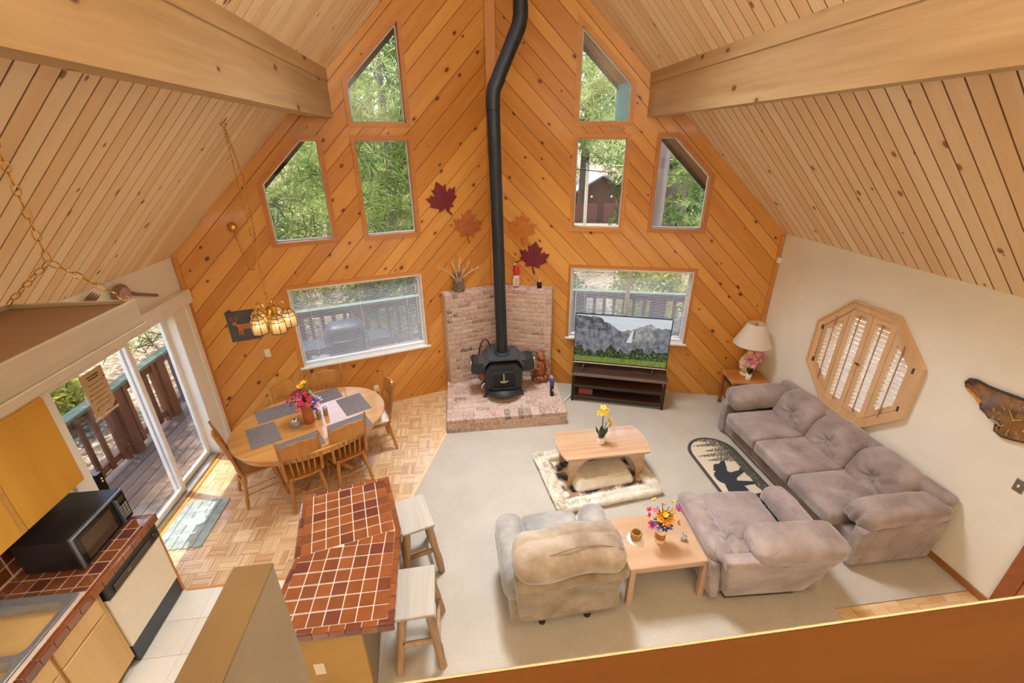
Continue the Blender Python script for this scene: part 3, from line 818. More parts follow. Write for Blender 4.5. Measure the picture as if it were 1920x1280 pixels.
for y in (26, 33, 42, 52):
    for i in range(8):
        x = -.72*y+i*(1.62*y/7)+rr.uniform(-1.5, 1.5)
        if y < 40 and .12*y < x < .50*y: continue
        tree(rr.choice((1, 2, 2)), x, y+rr.uniform(-2, 2), 'tall conifer standing among others in the woods', rr.uniform(1.25, 1.6), group='conifers in the woods', name='conifer_tree')
tree(1, -7.1, 5.3, 'tall pine with a bare brown trunk just outside the deck railing', 1.0, 0.4, dz=2.6)
tree(1, -6.9, 7.9, 'pine shading the far corner of the deck', .9, 1.9, dz=2.8)
for i in range(7):
    tree(rr.choice((0, 1, 2)), -11-3.2*(i % 3)-rr.uniform(0, 2), 1.5+i*2.4, 'pine on the slope beyond the deck on the door side', rr.uniform(.9, 1.2), group='pines beside the deck', dz=1.5)
def bare(x, y, r, h, label, name='tree_trunk'):
    t = thing(name, label, 'tree', (x, y, gz(x, y)))
    part('trunk', MB().tube([(0, 0, -.5), (.03, 0, h*.3), (-.02, .05, h*.6), (.05, 0, h)], [r*1.1, r, r*.9, r*.7], 12), M['bark'], t)
    for k in range(9):
        z = h*(.35+.06*k); a = k*2.4; part('branch_stub', MB().tube([(0, 0, z), (cos(a)*r*2.2, sin(a)*r*2.2, z+.1)], [.03, .012], 5), M['bark'], t)
bare(8.15, 17.8, .27, 16, 'thick gray trunk at the inner edge of the cut corner window')
bare(10.6, 21.6, .26, 17, 'second gray trunk beside the thick one, further off')
bare(12.6, 24.0, .34, 15, 'dark trunk low behind the conifer outside the sofa side window')
bare(-3.0, 12.2, .13, 12, 'slim trunk outside the blind behind the dining table')
def bush(x, y, rx, rz_, label, seed, mat, n=2400, sz=.075):
    r = random.Random(seed); t = thing('leafy_shrub', label, 'shrub', (x, y, gz(x, y)))
    vs = []; fs = []
    for i in range(n):
        d = Vector((r.gauss(0, 1), r.gauss(0, 1), r.gauss(0, 1))).normalized()*r.uniform(.35, 1)**.5
        c = Vector((d.x*rx, d.y*rx, rz_*(.9+d.z))); n_ = Vector((r.gauss(0, 1), r.gauss(0, 1), r.gauss(.5, 1))).normalized()
        a = n_.orthogonal().normalized()*sz*r.uniform(.6, 1.2); b = n_.cross(a)*.55; i0 = len(vs)
        vs += [c-a, c+b, c+a, c-b]; fs.append((i0, i0+1, i0+2, i0+3))
    part('foliage', MB().add(vs, fs), mat, t, kind='stuff')
    for k in range(6):
        a = k*1.05; part('stem', MB().tube([(0, 0, -.1), (cos(a)*rx*.3, sin(a)*rx*.3, rz_*.8), (cos(a)*rx*.6, sin(a)*rx*.6, rz_*1.5)], [.03, .02, .008], 5), M['bark'], t)
bush(-1.95, 10.6, .95, 1.35, 'yellow green leafy shrub low in the upright window left of the stovepipe', 4, M['bush_leaf'], 3400)
bush(-4.9, 10.2, 1.0, .9, 'yellow green shrub beyond the deck behind the chandelier', 5, M['bush_leaf'])
bush(.9, 11.6, 1.0, .8, 'yellow green shrub beyond the deck behind the hearth', 6, M['bush_leaf'])
bush(5.2, 11.2, 1.1, .95, 'yellow green shrub beyond the railing right of the television', 7, M['bush_leaf'])
bush(2.6, 12.5, 1.2, .7, 'dark shrub beyond the railing behind the television', 9, M['conifer'])
bush(-7.4, 7.2, .9, .6, 'low green shrub on the slope beside the deck', 10, M['bush_leaf'])

# ---------------------------------------------------------------- garage, pole, wires
GX, GY = 12.1, 36.0; gzv = -2.75
ga = thing('garage', 'brown wooden garage with gray gable roof beyond the upright window', 'garage', (GX-.4, GY, gzv), -.15)
gw = plain('garage_brown', dim(srgb(104, 74, 62), .7), .85, 0, .1, 3)
part('wall', MB().prism([(-2.6, 0), (2.6, 0), (2.6, 2.55), (0, 4.05), (-2.6, 2.55)], -6, 0), gw, ga, frame((0, 0, 0), (1, 0, 0), (0, 0, 1), (0, -1, 0)) @ T(0, 0, 0))
for sg in (-1, 1):
    part('roof', MB().box(0, -.5, 0, 3.15, 6.5, .12), plain('garage_roof', dim(srgb(150, 152, 158), .5), .8), ga, T(0, 0, 4.08) @ RY(.525 if sg > 0 else pi-.525) @ (T(0, 0, 0) if sg > 0 else T(0, 0, -.12)))
    d_ = part('door', MB().box(sg*1.25-1.0, -.05, 0, sg*1.25+1.0, .02, 2.0, c=.02), plain('garage_door', srgb(120, 76, 62), .7), ga)
    for k in range(3): part('door_panel', MB().box(sg*1.25-.92, -.07, .12+k*.63, sg*1.25+.92, -.045, .64+k*.63, c=.01), plain('garage_panel', srgb(112, 70, 56), .7), d_)
    l_ = part('wall_lamp', MB().ball((sg*.8, -.12, 2.55), .1, 8, 6), M['white'], ga)
pt = thing('utility_post', 'slim pale wooden post standing in front of the garage', 'post', (5.22, 18.0, gz(5.22, 18.0)))
part('shaft', MB().tube([(0, 0, -.3), (0, 0, 4.3)], [.075, .065], 8), plain('post_pale', srgb(196, 176, 148), .8), pt)
part('cap', MB().box(-.08, -.08, 4.3, .08, .08, 4.36), M['steel'], pt)
def wire(A, B, lab, m):
    A = Vector(A); B = Vector(B); pts = [A.lerp(B, i/12)-Vector((0, 0, .5*sin(pi*i/12))) for i in range(13)]
    tag(part('overhead_cable', MB().tube(pts, .018, 5), m), lab, 'cable')
wire((2, 20, 5.1), (16, 19.5, 3.9), 'pale overhead cable crossing high outside the sofa side windows', M['white'])
wire((2, 17.5, 3.2), (15, 18, 2.9), 'dark overhead cable crossing lower outside the sofa side windows', M['black'])
# ---------------------------------------------------------------- brick hearth and surround
rb = random.Random(21)
brick_bank = {}
def brick_mesh(sx, sy, sz, k):
    key = (round(sx, 3), round(sy, 3), round(sz, 3), k)
    if key not in brick_bank:
        r = random.Random(str(key)); mb = MB().box(-sx/2, -sy/2, -sz/2, sx/2, sy/2, sz/2, c=.006)
        mb.v = [(x+r.uniform(-.0025, .0025), y+r.uniform(-.0025, .0025), z+r.uniform(-.0025, .0025)) for x, y, z in mb.v]
        brick_bank[key] = mb.mesh('brick', M['brick'])
    return brick_bank[key]
def brick(parent, M4, sx, sy, sz): link('brick', brick_mesh(sx, sy, sz, rb.randrange(3)), parent, M4)
HX0, HX1, HY0, HZ = -.31, 1.425, 5.225, .215
he = thing('brick_hearth', 'raised brick hearth platform under the black wood stove', 'hearth')
def hpoly(i): return [(HX0+i, HY0+i), (HX1-i, HY0+i), (HX1-i+.02, yw(HX1)-.12), (XP, YP-.14), (HX0+i, yw(HX0)-.12)]
part('mortar_bed', MB().prism(hpoly(.008), 0, HZ-.008), M['mortar'], he)
# front face: two courses of headers, top: front header row then running rows
n = 8; wv = (HX1-HX0)/n
for c in range(2):
    off = 0 if c == 0 else wv/2
    xs = [HX0]+[HX0+off+i*wv for i in range(0 if off else 1, n)]+[HX1]
    xs = sorted(set(round(x, 4) for x in xs))
    for a, b in zip(xs, xs[1:]):
        if b-a > .03: brick(he, T((a+b)/2, HY0+.05, .036+c*.072), b-a-.01, .095, .063)
m = 17; wv2 = (HX1-HX0)/m
for i in range(m): brick(he, T(HX0+(i+.5)*wv2, HY0+.10, HZ-.034), wv2-.009, .198, .066)
y = HY0+.203; row = 0
while y < 6.62:
    off = (row % 2)*.105; x = HX0-off
    while x < HX1-.01:
        a, b = max(x, HX0), min(x+.21, HX1); x += .21
        if b-a < .04: continue
        if y+.1 > min(yw(a), yw(b))-.13: continue
        brick(he, T((a+b)/2, y+.052, HZ-.034+rb.uniform(-.001, .001)), b-a-.009, .095, .066)
    y += .104; row += 1
for s_ in (0, 1):  # side faces
    for c in range(2):
        for i in range(4): brick(he, T(HX0+.045 if s_ == 0 else HX1-.045, HY0+.21+i*.215, .036+c*.072), .09, .205, .063)
su = thing('brick_surround', 'low brick wall folded into the corner behind the wood stove', 'brick wall')
BT = 1.71; D = .235
for s, F, u1 in ((-1, FL, (XP-HX0)/CA), (1, FR, (HX1+.015-XP)/CA)):
    a, b = sorted((0, s*u1))
    part('mortar_bed', MB().box(a, .0, .016, b, BT-.006, D-.008), M['mortar'], su, F)
    ch = .0747
    for c in range(20):
        z = HZ+(c+.5)*ch
        # quoin at the free end
        qw = .10
        u = u1-qw/2
        brick(su, F @ T(s*u, z, D-.05), qw-.009, ch-.010, .10)
        x0 = .0; off = (c % 2)*.1; x = -off
        while x < u1-qw-.02:
            p, q = max(x, .0), min(x+.205, u1-qw); x += .205
            if q-p < .03: continue
            brick(su, F @ T(s*(p+q)/2, z, D-.05), q-p-.010, ch-.010, .10)
    nn = int(u1/.105)
    for i in range(nn): brick(su, F @ T(s*(i+.5)*u1/nn, BT-.012, D/2+.008), u1/nn-.008, .035, D-.02)

# ---------------------------------------------------------------- wood stove
SX, SY = .56, 5.98
st = thing('wood_stove', 'black cast iron wood stove on the brick hearth', 'stove', (SX, SY, HZ))
def oct_prof(w, h, c): return [(-w+c, 0), (w-c, 0), (w, c), (w, h-c), (w-c, h), (-w+c, h), (-w, h-c), (-w, c)]
FY = frame((0, 0, 0), (1, 0, 0), (0, 0, 1), (0, -1, 0))
part('body', MB().prism([(-.26, .14), (.26, .14), (.285, .22), (.285, .44), (.20, .56), (-.20, .56), (-.285, .44), (-.285, .22)], -.22, .20), M['stove'], st, FY)
part('top_plate', MB().prism([(-.315, .53), (-.215, .648), (.215, .648), (.315, .53), (.295, .515), (.205, .622), (-.205, .622), (-.295, .515)], -.235, .235), plain('stove_top', srgb(74, 78, 82), .5, .4, .08), st, FY)
part('ash_lip', MB().lathe([(.0, .10), (.27, .10), (.28, .125), (.0, .125)], 24, (0, -.15, 0)), M['stove'], st)
fd = part('front_frame', MB().prism([(-.265, .15), (.265, .15), (.265, .46), (.19, .55), (-.19, .55), (-.265, .46)], .20, .225), M['stove'], st, FY)
dp_ = [(-.17+.0, .16), (.17, .16), (.19, .20), (.19, .38), (.15, .435), (-.15, .435), (-.19, .38), (-.19, .20)]
do = part('door', MB().prism(dp_, .225, .250), plain('stove_door', srgb(34, 35, 37), .4, .4, .1), st, FY)
part('door_rim', ring(MB(), dp_, -.018, .012, .225, .262), M['stove'], do)
em = MB()
em.prism([(-.008, .27), (.010, .27), (.006, .41), (-.012, .42)], .25, .262); em.prism([(-.06, .285), (-.045, .268), (-.01, .262), (.02, .262), (.055, .28), (.07, .292), (.04, .294), (0, .285), (-.03, .295)], .25, .262)
part('crest', em, plain('pewter', srgb(190, 180, 158), .4, .5), do, label='pale metal crest on the stove door')
for sg in (-1, 1):
    sd = MB().prism([(0, 0), (.19, .02), (.21, .06), (.205, .16), (.17, .20), (0, .17)], -.17, .14)
    fr_ = frame((sg*.27, 0, .38), (sg, 0, 0), (0, 0, 1), (0, -sg, 0)) if sg > 0 else frame((-.27, 0, .38), (-1, 0, 0), (0, 0, 1), (0, 1, 0))
    so_ = part('side_heat_shield', sd, M['stove'], st, fr_)
    gr = MB()
    for i in range(9):
        for j in range(8):
            gr.box(.015+i*.018, .178+.0*j, -.15+j*.036, .027+i*.018, .186, -.128+j*.036)
    part('vent_grille', gr, plain('grille', srgb(110, 112, 116), .5, .5), so_, kind='stuff')
    part('end_cap', MB().tube([(.20, .02, -.15), (.218, .10, -.15), (.205, .19, -.15), (.205, .19, .13), (.218, .10, .13), (.20, .02, .13)], .008, 6, closed=True), M['chrome'], so_)
for sx in (-1, 1):
    for sy in (-1, 1):
        part('leg', MB().tube([(sx*.22, sy*.16, .17), (sx*.27, sy*.19, .07), (sx*.30, sy*.205, 0)], [.035, .022, .012], 8), M['stove'], st)
part('spring_handle', MB().tube([(-.29, -.19, .24), (-.33, -.22, .22), (-.335, -.23, .18)], .014, 8), M['chrome'], st)
part('flue_collar', MB().lathe([(.115, .64), (.115, .69), (.095, .69)], 24, (0, -.03, 0)), M['stove'], st)

pp = thing('stovepipe', 'black stovepipe rising from the stove and jogging to the right', 'stovepipe', (SX, SY-.03, HZ))
z1 = 4.25-HZ
pr = .083
part('pipe_section', MB().tube([(0, 0, .66), (-.02, 0, 2.0)], pr, 22), M['pipe'], pp)
part('pipe_section', MB().tube([(-.02, 0, 1.98), (-.05, 0, z1)], pr-.002, 22), M['pipe'], pp)
part('pipe_elbow', MB().tube([(-.05, 0, z1-.12), (-.05, 0, z1), (-.035, 0, z1+.10), (.03, 0, z1+.22)], pr+.004, 22), M['pipe'], pp)
part('pipe_section', MB().tube([(-.01, 0, z1+.15), (.235, 0, z1+.66)], pr, 22), M['pipe'], pp)
part('pipe_elbow', MB().tube([(.20, 0, z1+.58), (.265, 0, z1+.72), (.285, 0, z1+.82), (.285, 0, z1+.92)], pr+.004, 22), M['pipe'], pp)
part('pipe_section', MB().tube([(.285, 0, z1+.9), (.285, 0, zroof(SX+.285)-HZ)], pr, 22), M['pipe'], pp)
for zz in (2.0, z1-.1): part('seam_band', MB().lathe([(pr+.003, zz), (pr+.003, zz+.012)], 22, (-.02 if zz < 3 else -.05, 0, 0)), M['pipe'], pp)

# ---------------------------------------------------------------- on the hearth
b = thing('wood_basket', 'small wood basket with a dark arched handle behind the stovepipe', 'basket', (.33, 6.38, HZ))
part('bowl', MB().lathe([(.09, 0), (.12, .05), (.13, .20), (.12, .20), (.11, .06), (0, .03)], 18), plain('basket', srgb(176, 120, 70), .8, 0, .2, 40, .4), b)
part('handle', MB().tube([(.125*cos(pi*i/12), 0, .19+.52*sin(pi*i/12)) for i in range(13)], .012, 7), M['dark_wood'], b)
part('kindling', MB().tube([(-.03, 0, .05), (.0, .02, .58)], .022, 7), M['trim_pine_y'], b); part('kindling', MB().tube([(.04, .02, .05), (.05, 0, .52)], .02, 7), M['trim_pine_y'], b)

cb = thing('carved_bear', 'reddish brown carved wooden bear figure at the right end of the hearth', 'carving', (1.19, 6.2, HZ), .2)
cw = wood('carve', srgb(168, 104, 62), srgb(104, 54, 30), .2, srgb(60, 30, 18), .6, .1, 1.6, .1, 9, axis=2)
def wob(a): return lambda p: (p[0]*(1+.10*noise.noise(Vector(p)*9+Vector((a, 0, 0)))), p[1]*(1+.10*noise.noise(Vector(p)*9+Vector((0, a, 0)))), p[2])
part('stump', MB().rbox((0, 0, .055), (.125, .115, .055), .05, 3, wob(1)), cw, cb)
part('body', MB().rbox((0, 0, .24), (.105, .09, .17), .088, 3, wob(2)), cw, cb)
part('head', MB().ball((.0, -.03, .455), .072, 12, 9).ball((0, -.095, .44), .034, 8, 6), cw, cb)
for sx in (-1, 1):
    part('ear', MB().ball((sx*.05, -.01, .52), .024, 8, 6), cw, cb)
    part('arm', MB().tube([(sx*.08, -.03, .36), (sx*.115, -.08, .28), (sx*.06, -.125, .26)], [.038, .034, .026], 8), cw, cb)
    part('foot', MB().ball((sx*.06, -.10, .10), .045, 8, 6, (1, 1.3, .8)), cw, cb)
part('fish', MB().ball((.0, -.13, .30), .03, 8, 6, (.6, .6, 2)), plain('carve_red', srgb(176, 70, 44), .6), cb)

fl = thing('torch', 'slim dark blue handheld torch standing at the right edge of the hearth', 'torch', (1.29, 5.70, HZ), .2)
part('barrel', MB().lathe([(.026, 0), (.03, .02), (.028, .15), (.034, .19)], 14), M['black'], fl)
part('lens_head', MB().lathe([(.034, .19), (.036, .27), (.03, .285), (0, .285)], 14), plain('torch_blue', srgb(40, 70, 140), .3), fl)
part('switch', MB().box(-.008, -.034, .09, .008, -.024, .13, c=.002), M['chrome'], fl)

# mantel objects
sv = thing('antler_stump_vase', 'gray bark stump holding pale branching antler twigs on the brick ledge', 'vase', (-.03, yw(-.03)-.13, BT+.006))
part('stump', MB().lathe([(.075, 0), (.082, .04), (.076, .12), (.08, .2), (.07, .215), (.06, .19), (0, .18)], 18, flute=lambda k, i: 1+.05*sin(k*3.1+i)), plain('stump_gray', srgb(118, 102, 88), .95, 0, .3, 30, .8), sv)
ab = plain('antler', srgb(220, 184, 138), .6, 0, .1, 20)
ra = random.Random(4)
for (ax, ln, lean) in ((-.8, .34, .75), (-.35, .26, .3), (.15, .30, .35), (.55, .28, .6), (.95, .36, .85)):
    base = Vector((ax*.04, 0, .18)); d = Vector((ax*lean, ra.uniform(-.15, .1), 1)).normalized(); pts = [base]
    for i in range(5): d = (d+Vector((ax*.10, ra.uniform(-.15, .15), -.05))).normalized(); pts.append(pts[-1]+d*ln/5)
    mb = MB().tube(pts, [.011, .010, .009, .008, .006, .004], 6)
    for i in range(2, 6):
        for q in (0, 1):
            e = (d+Vector((ra.uniform(-1, 1), ra.uniform(-.4, .4), ra.uniform(.2, .9)))).normalized()
            mb.tube([pts[i], pts[i]+e*.035, pts[i]+e*.06+Vector((0, 0, .02))], [.006, .005, .002], 5)
    part('antler', mb, ab, sv)
part('pine_cone', MB().ball((.0, .03, .27), .055, 10, 8, (1, 1, 1.3)), plain('cone_gray', srgb(140, 118, 98), .9, 0, .3, 40, .8), sv)

fe = thing('fire_extinguisher', 'small red fire extinguisher with white label on the brick ledge', 'fire extinguisher', (.86, yw(.86)-.125, BT+.006))
part('cylinder', MB().lathe([(.042, 0), (.046, .012), (.046, .30), (.036, .335), (.02, .35)], 20), plain('ext_red', srgb(200, 34, 48), .3, 0, .05), fe)
part('label', MB().lathe([(.0467, .02), (.0467, .19)], 20, caps=False), M['white'], fe, label='white paper label')
lb = MB()
for i in range(6): lb.box(-.025, -.049, .03+i*.022, .025*(1 if i % 2 else .6), -.0468, .036+i*.022)
part('lettering', lb, plain('print_red', srgb(170, 60, 60), .7), fe, kind='stuff')
part('valve', MB().lathe([(.02, .345), (.022, .365), (.022, .38), (0, .38)], 12), M['chrome'], fe)
part('lever', MB().tube([(-.015, 0, .375), (.03, -.01, .40), (.085, -.02, .425)], .008, 6), M['black'], fe); part('gauge', MB().ball((-.03, -.03, .365), .014, 8, 6), M['white'], fe)
part('bracket', MB().box(-.055, -.02, 0, -.046, .03, .13, c=.002), M['white'], fe)

ol = thing('oil_lamp_jar', 'small black jar with a wick on the brick ledge under the red leaf', 'jar', (1.205, yw(1.205)-.125, BT+.006))
part('jar', MB().lathe([(.034, 0), (.038, .01), (.036, .08), (.024, .095)], 16), M['black_gloss'], ol)
part('collar', MB().lathe([(.02, .094), (.018, .112), (0, .112)], 12), M['chrome'], ol)
part('wick', MB().tube([(0, 0, .11), (.006, 0, .15)], .004, 6), M['white'], ol)

# ---------------------------------------------------------------- maple leaf wall decorations
MAPLE = [(0, -.52), (.03, -.30), (.25, -.36), (.22, -.25), (.46, -.10), (.40, -.04), (.50, .18), (.36, .15), (.33, .22), (.18, .06), (.24, .36), (.15, .32), (0, .52), (-.15, .32), (-.24, .36), (-.18, .06), (-.33, .22), (-.36, .15), (-.50, .18), (-.40, -.04), (-.46, -.10), (-.22, -.25), (-.25, -.36), (-.03, -.30)]
def leaf(F, u, z, size, rot, mat, label):
    t = thing('maple_leaf_decoration', label, 'wall decoration')
    p = [(x*size, y*size) for x, y in rot2(MAPLE[1:], rot)]
    fr_ = F @ T(u, z, .018)
    mb = MB(); c = (0, 0, .016); n = len(p)
    vs = [(x, y, 0) for x, y in p]+[(x, y, .008) for x, y in p]+[c]
    mb.add(vs, [(i, (i+1) % n, n+(i+1) % n, n+i) for i in range(n)]+[(n+i, n+(i+1) % n, 2*n) for i in range(n)])
    part('blade', mb, mat, t, fr_)
    q = rot2([(0, -.28), (.03, -.42), (.10, -.55)], rot)
    part('stalk', MB().tube([(q[0][0]*size, q[0][1]*size, .006), (q[1][0]*size, q[1][1]*size, .008), (q[2][0]*size, q[2][1]*size, .01)], .012, 6), mat, t, fr_)
uu = lambda x: (x-XP)/CA
leaf(FL, uu(-.19), 3.06, .46, .32, M['leaf_red'], 'dark red maple leaf highest on the pine wall left of the stovepipe')
leaf(FL, uu(.15), 2.66, .46, -.12, M['leaf_rust'], 'rust brown maple leaf on the wall just left of the stovepipe')
leaf(FR, uu(.965), 2.60, .45, -.08, M['leaf_amber'], 'amber brown maple leaf on the wall right of the stovepipe')
leaf(FR, uu(1.14), 2.17, .47, -.12, M['leaf_red'], 'dark red maple leaf above the small black jar')

# ---------------------------------------------------------------- television and stand
ang = atan2(5.40-5.86, 2.95-1.66)
tvx = Vector((cos(ang), sin(ang), 0))
S0 = Vector((1.66, 5.86, 0))
ts = thing('television_stand', 'dark wooden media stand with black metal frame and two shelves', 'media stand', S0, ang)
Ls = 1.37; Ds = .40; Hs = .52
for (a, b_) in ((0, 0), (Ls, 0), (0, Ds), (Ls, Ds)):
    part('leg', MB().box(a-.018, b_-.018, 0, a+.018, b_+.018, Hs-.03, c=.003), M['black'], ts)
part('top', MB().box(-.03, -.03, Hs-.035, Ls+.03, Ds+.03, Hs, c=.004), M['dark_wood'], ts)
part('top_edge', MB().box(-.032, -.036, Hs-.05, Ls+.032, -.028, Hs-.006, c=.002), plain('edge_gray', srgb(112, 98, 88), .5), ts)
for z in (.075, .27): part('shelf', MB().box(0, 0, z, Ls, Ds, z+.022, c=.003), M['dark_wood'], ts)
for z in (.06, .255):
    part('shelf_rail', MB().box(0, -.02, z, Ls, 0, z+.03, c=.003), M['black'], ts)
part('back_panel', MB().box(0, Ds-.01, .07, Ls, Ds, Hs-.04), M['dark_wood'], ts)
bx = thing('red_box', 'small red and gray box lying on the lower shelf of the media stand', 'box', S0+tvx*.20+Vector((-tvx.y, tvx.x, 0))*.12+Vector((0, 0, .097)), ang)
part('carton', MB().box(-.11, -.06, 0, .11, .06, .10, c=.003), plain('box_gray', srgb(110, 96, 92), .7), bx)
part('front_print', MB().box(-.10, -.062, .008, .05, -.0605, .092), plain('box_red', srgb(170, 62, 56), .6), bx, label='red printed front')
tv = thing('television', 'large flat television showing a waterfall landscape on the media stand', 'television', S0+tvx*(Ls/2-.01)+Vector((-tvx.y, tvx.x, 0))*.17+Vector((0, 0, Hs)), ang)
W2, TH, TZ = .70, .80, .10
part('cabinet', MB().box(-W2, -.0, TZ, W2, .045, TZ+TH, c=.006), M['black'], tv)
part('bezel', ring(MB(), [(-W2+.008, TZ+.014), (W2-.008, TZ+.014), (W2-.008, TZ+TH-.006), (-W2+.008, TZ+TH-.006)], 0, .008, 0, .006), M['black_gloss'], tv, FY)
def tv_col(u, v):
    fb = lambda x, y, s, o=4: 1.5*noise.fractal(Vector((x*s, y*s, 3.1)), .9, 2, o)
    sky_ = (.62+.2*v+.05*fb(u, v*3, 4), .70+.15*v+.04*fb(u, v*3, 4), .80+.1*v)
    # ridge lines
    pts = [(0, .98), (.06, .985), (.12, .97), (.20, .975), (.27, .955), (.31, .87), (.36, .86), (.42, .77), (.50, .69), (.56, .735), (.60, .73), (.64, .78), (.70, .82), (.75, .87), (.80, .885), (.84, .83), (.90, .80), (.94, .82), (1, .80)]
    h = 0
    for (a, b_), (c, d) in zip(pts, pts[1:]):
        if a <= u <= c: h = b_+(d-b_)*(u-a)/(c-a)
    h += .012*fb(u, 0, 30, 3)
    aspect = 1.75
    t = fb(u*aspect, v, 9, 5); t2 = fb(u*aspect*3, v*.6, 8, 4)
    if v > h: c = sky_
    else:
        k = .5+.5*t+.25*t2
        c = (.12+.20*k, .125+.20*k, .145+.21*k)
        if .58 < u < .86 and v > .5: c = (c[0]+.13+.08*t, c[1]+.12+.08*t, c[2]+.09+.08*t)
        if u < .35 and v > .70 and fb(u*2, v*2, 5) > -.1: c = (c[0]*.45, c[1]*.52, c[2]*.5)
        fx = .615-.035*(1-(v-.46)/.26) if v > .44 else 9
        if .47 < v < .73 and abs(u-fx) < .008+.022*(1-(v-.46)/.27): c = (.80, .83, .85)
        elif .50 < v < .72 and 0 < u-fx-.01 < .016: c = (.04, .045, .055)
        tl = .28+.10*fb(u, 0, 8, 3)+.08*max(0, 1-abs(u-.38)/.05)+.05*max(0, 1-abs(u-.06)/.05)
        if v < tl+.05*t:
            g_ = max(.15, .55+.8*fb(u*aspect, v, 22, 4)); warm = 1 if v < .26 and fb(u, 0, 10, 2) > -.15 else .35
            c = (.04*g_+.06*g_*warm, .06*g_+.11*g_*warm, .025*g_+.008)
        if v < .115: q = .85+.25*fb(u*6, v*2, 8); c = (.24*q, .31*q, .05*q)
    return tuple(max(0, min(1, x)) for x in c)
def coloured_grid(name, nx, ny, pos, colf, mat, parent, M4=None):
    vs = [pos(i/nx, j/ny) for j in range(ny+1) for i in range(nx+1)]
    fs = [(j*(nx+1)+i, j*(nx+1)+i+1, (j+1)*(nx+1)+i+1, (j+1)*(nx+1)+i) for j in range(ny) for i in range(nx)]
    me = bpy.data.meshes.new(name); me.from_pydata(vs, [], fs); me.materials.append(mat)
    at = me.color_attributes.new('Col', 'FLOAT_COLOR', 'POINT'); buf = []
    for j in range(ny+1):
        for i in range(nx+1): buf += [*colf(i/nx, j/ny), 1]
    at.data.foreach_set('color', buf)
    return link(name, me, parent, M4)
coloured_grid('screen', 230, 132, lambda u, v: (-W2+.010+u*(2*W2-.02), -.003, TZ+.018+v*(TH-.026)), tv_col, vcol('tv_screen', .2, .68), tv)
part('base_strip', MB().box(-W2+.01, -.02, TZ-.012, W2-.01, .03, TZ+.002, c=.003), plain('strip', srgb(200, 188, 176), .4), tv)
for sx in (-.52, .52):
    part('foot', MB().tube([(sx, .02, TZ), (sx-.03, -.10, .008)], .012, 6).tube([(sx, .02, TZ), (sx+.03, .12, .008)], .012, 6), M['black'], tv)
sk = part('stick', MB().tube([(0, 0, 0.012), (.22, .22, .05), (.25, .26, .055)], [.010, .012, .008], 8), M['white'], None, T(1.52, 5.82, 0))
tag(sk, 'pale stick lying on the carpet between hearth and media stand', 'stick')
# ---------------------------------------------------------------- upholstery helpers
def gath(p, c, s, d):    # a tuft: dent plus radiating creases
    x, y = p[0]-c[0], p[1]-c[1]; r = hypot(x, y); a = atan2(y, x)
    return -d*math.exp(-(r/s)**2)+.016*cos(a*9+noise.noise(Vector((x*5, y*5, 0)))*3)*math.exp(-(r/(s*2.4))**2)*(1-math.exp(-(r/(s*.4))**2))
def nz(p, s, a): return a*noise.noise(Vector((p[0]*s, p[1]*s, p[2]*s)))
def button(mb, c, r=.014): return mb.ball(c, r, 8, 6, (1, 1, .7))

# ---------------------------------------------------------------- sofa
so_t = thing('sofa', 'long mauve velvet sofa with tufted cushions against the cream wall', 'sofa', (3.95, 3.66, 0), -pi/2)
# local: x along the length (front view), y = depth (front is -y), world x = 3.95 + local(-?)...
# rotated -90 deg: local x -> world -y, local y -> world +x
LH = 1.13
def tilt(k): return lambda p: p
part('plinth', MB().box(-1.10, -.36, 0, 1.10, .42, .05, c=.01), plain('plinth', srgb(30, 26, 26), .8), so_t)
part('base', MB().rbox((0, .02, .19), (LH, .42, .145), .02, 6), M['mauve'], so_t)
# back shell leaning towards the wall
part('back_shell', MB().rbox((0, .38, .46), (LH+.01, .075, .31), .05, 6, lambda p: (p[0], p[1]+.05*(p[2]+.31)/.62-.02, p[2])), M['mauve'], so_t)
cw_ = .597
for i in range(3):
    cx = (i-1)*cw_
    w1 = lambda p: (p[0], p[1], p[2]+(.022*(1-(p[0]/.3)**2)*(1-(p[1]/.36)**2)+gath(p, (0, .02), .05, .036) if p[2] > 0 else 0)+nz(p, 5, .004))
    c_ = part('seat_cushion', MB().rbox((cx, -.16, .385), (cw_/2-.004, .38, .085), .05, 16, w1), M['mauve'], so_t)
    part('button', button(MB(), (cx, -.14, .460)), M['mauve'], c_)
    def w2(p):
        q = (p[0], p[2]); front = p[1] < 0
        d = gath((p[0], p[2], 0), (0, -.02), .075, .075)+.035*(1-(p[0]/.3)**2)*(1-(p[2]/.22)**2) if front else 0
        pinch = .045*(abs(p[0])/.3)**3*max(0, p[2]/.2)
        return (p[0]*(1-.06*max(0, p[2]/.22)), p[1]-d+.16*(p[2]+.22)/.44, p[2]-pinch+nz((p[0]+cx, p[1], p[2]), 7, .008))
    c_ = part('back_cushion', MB().rbox((cx, .19, .60), (cw_/2+.012, .135, .215), .10, 18, w2), M['mauve'], so_t)
    part('button', button(MB(), (cx, .115, .585)), M['mauve'], c_)
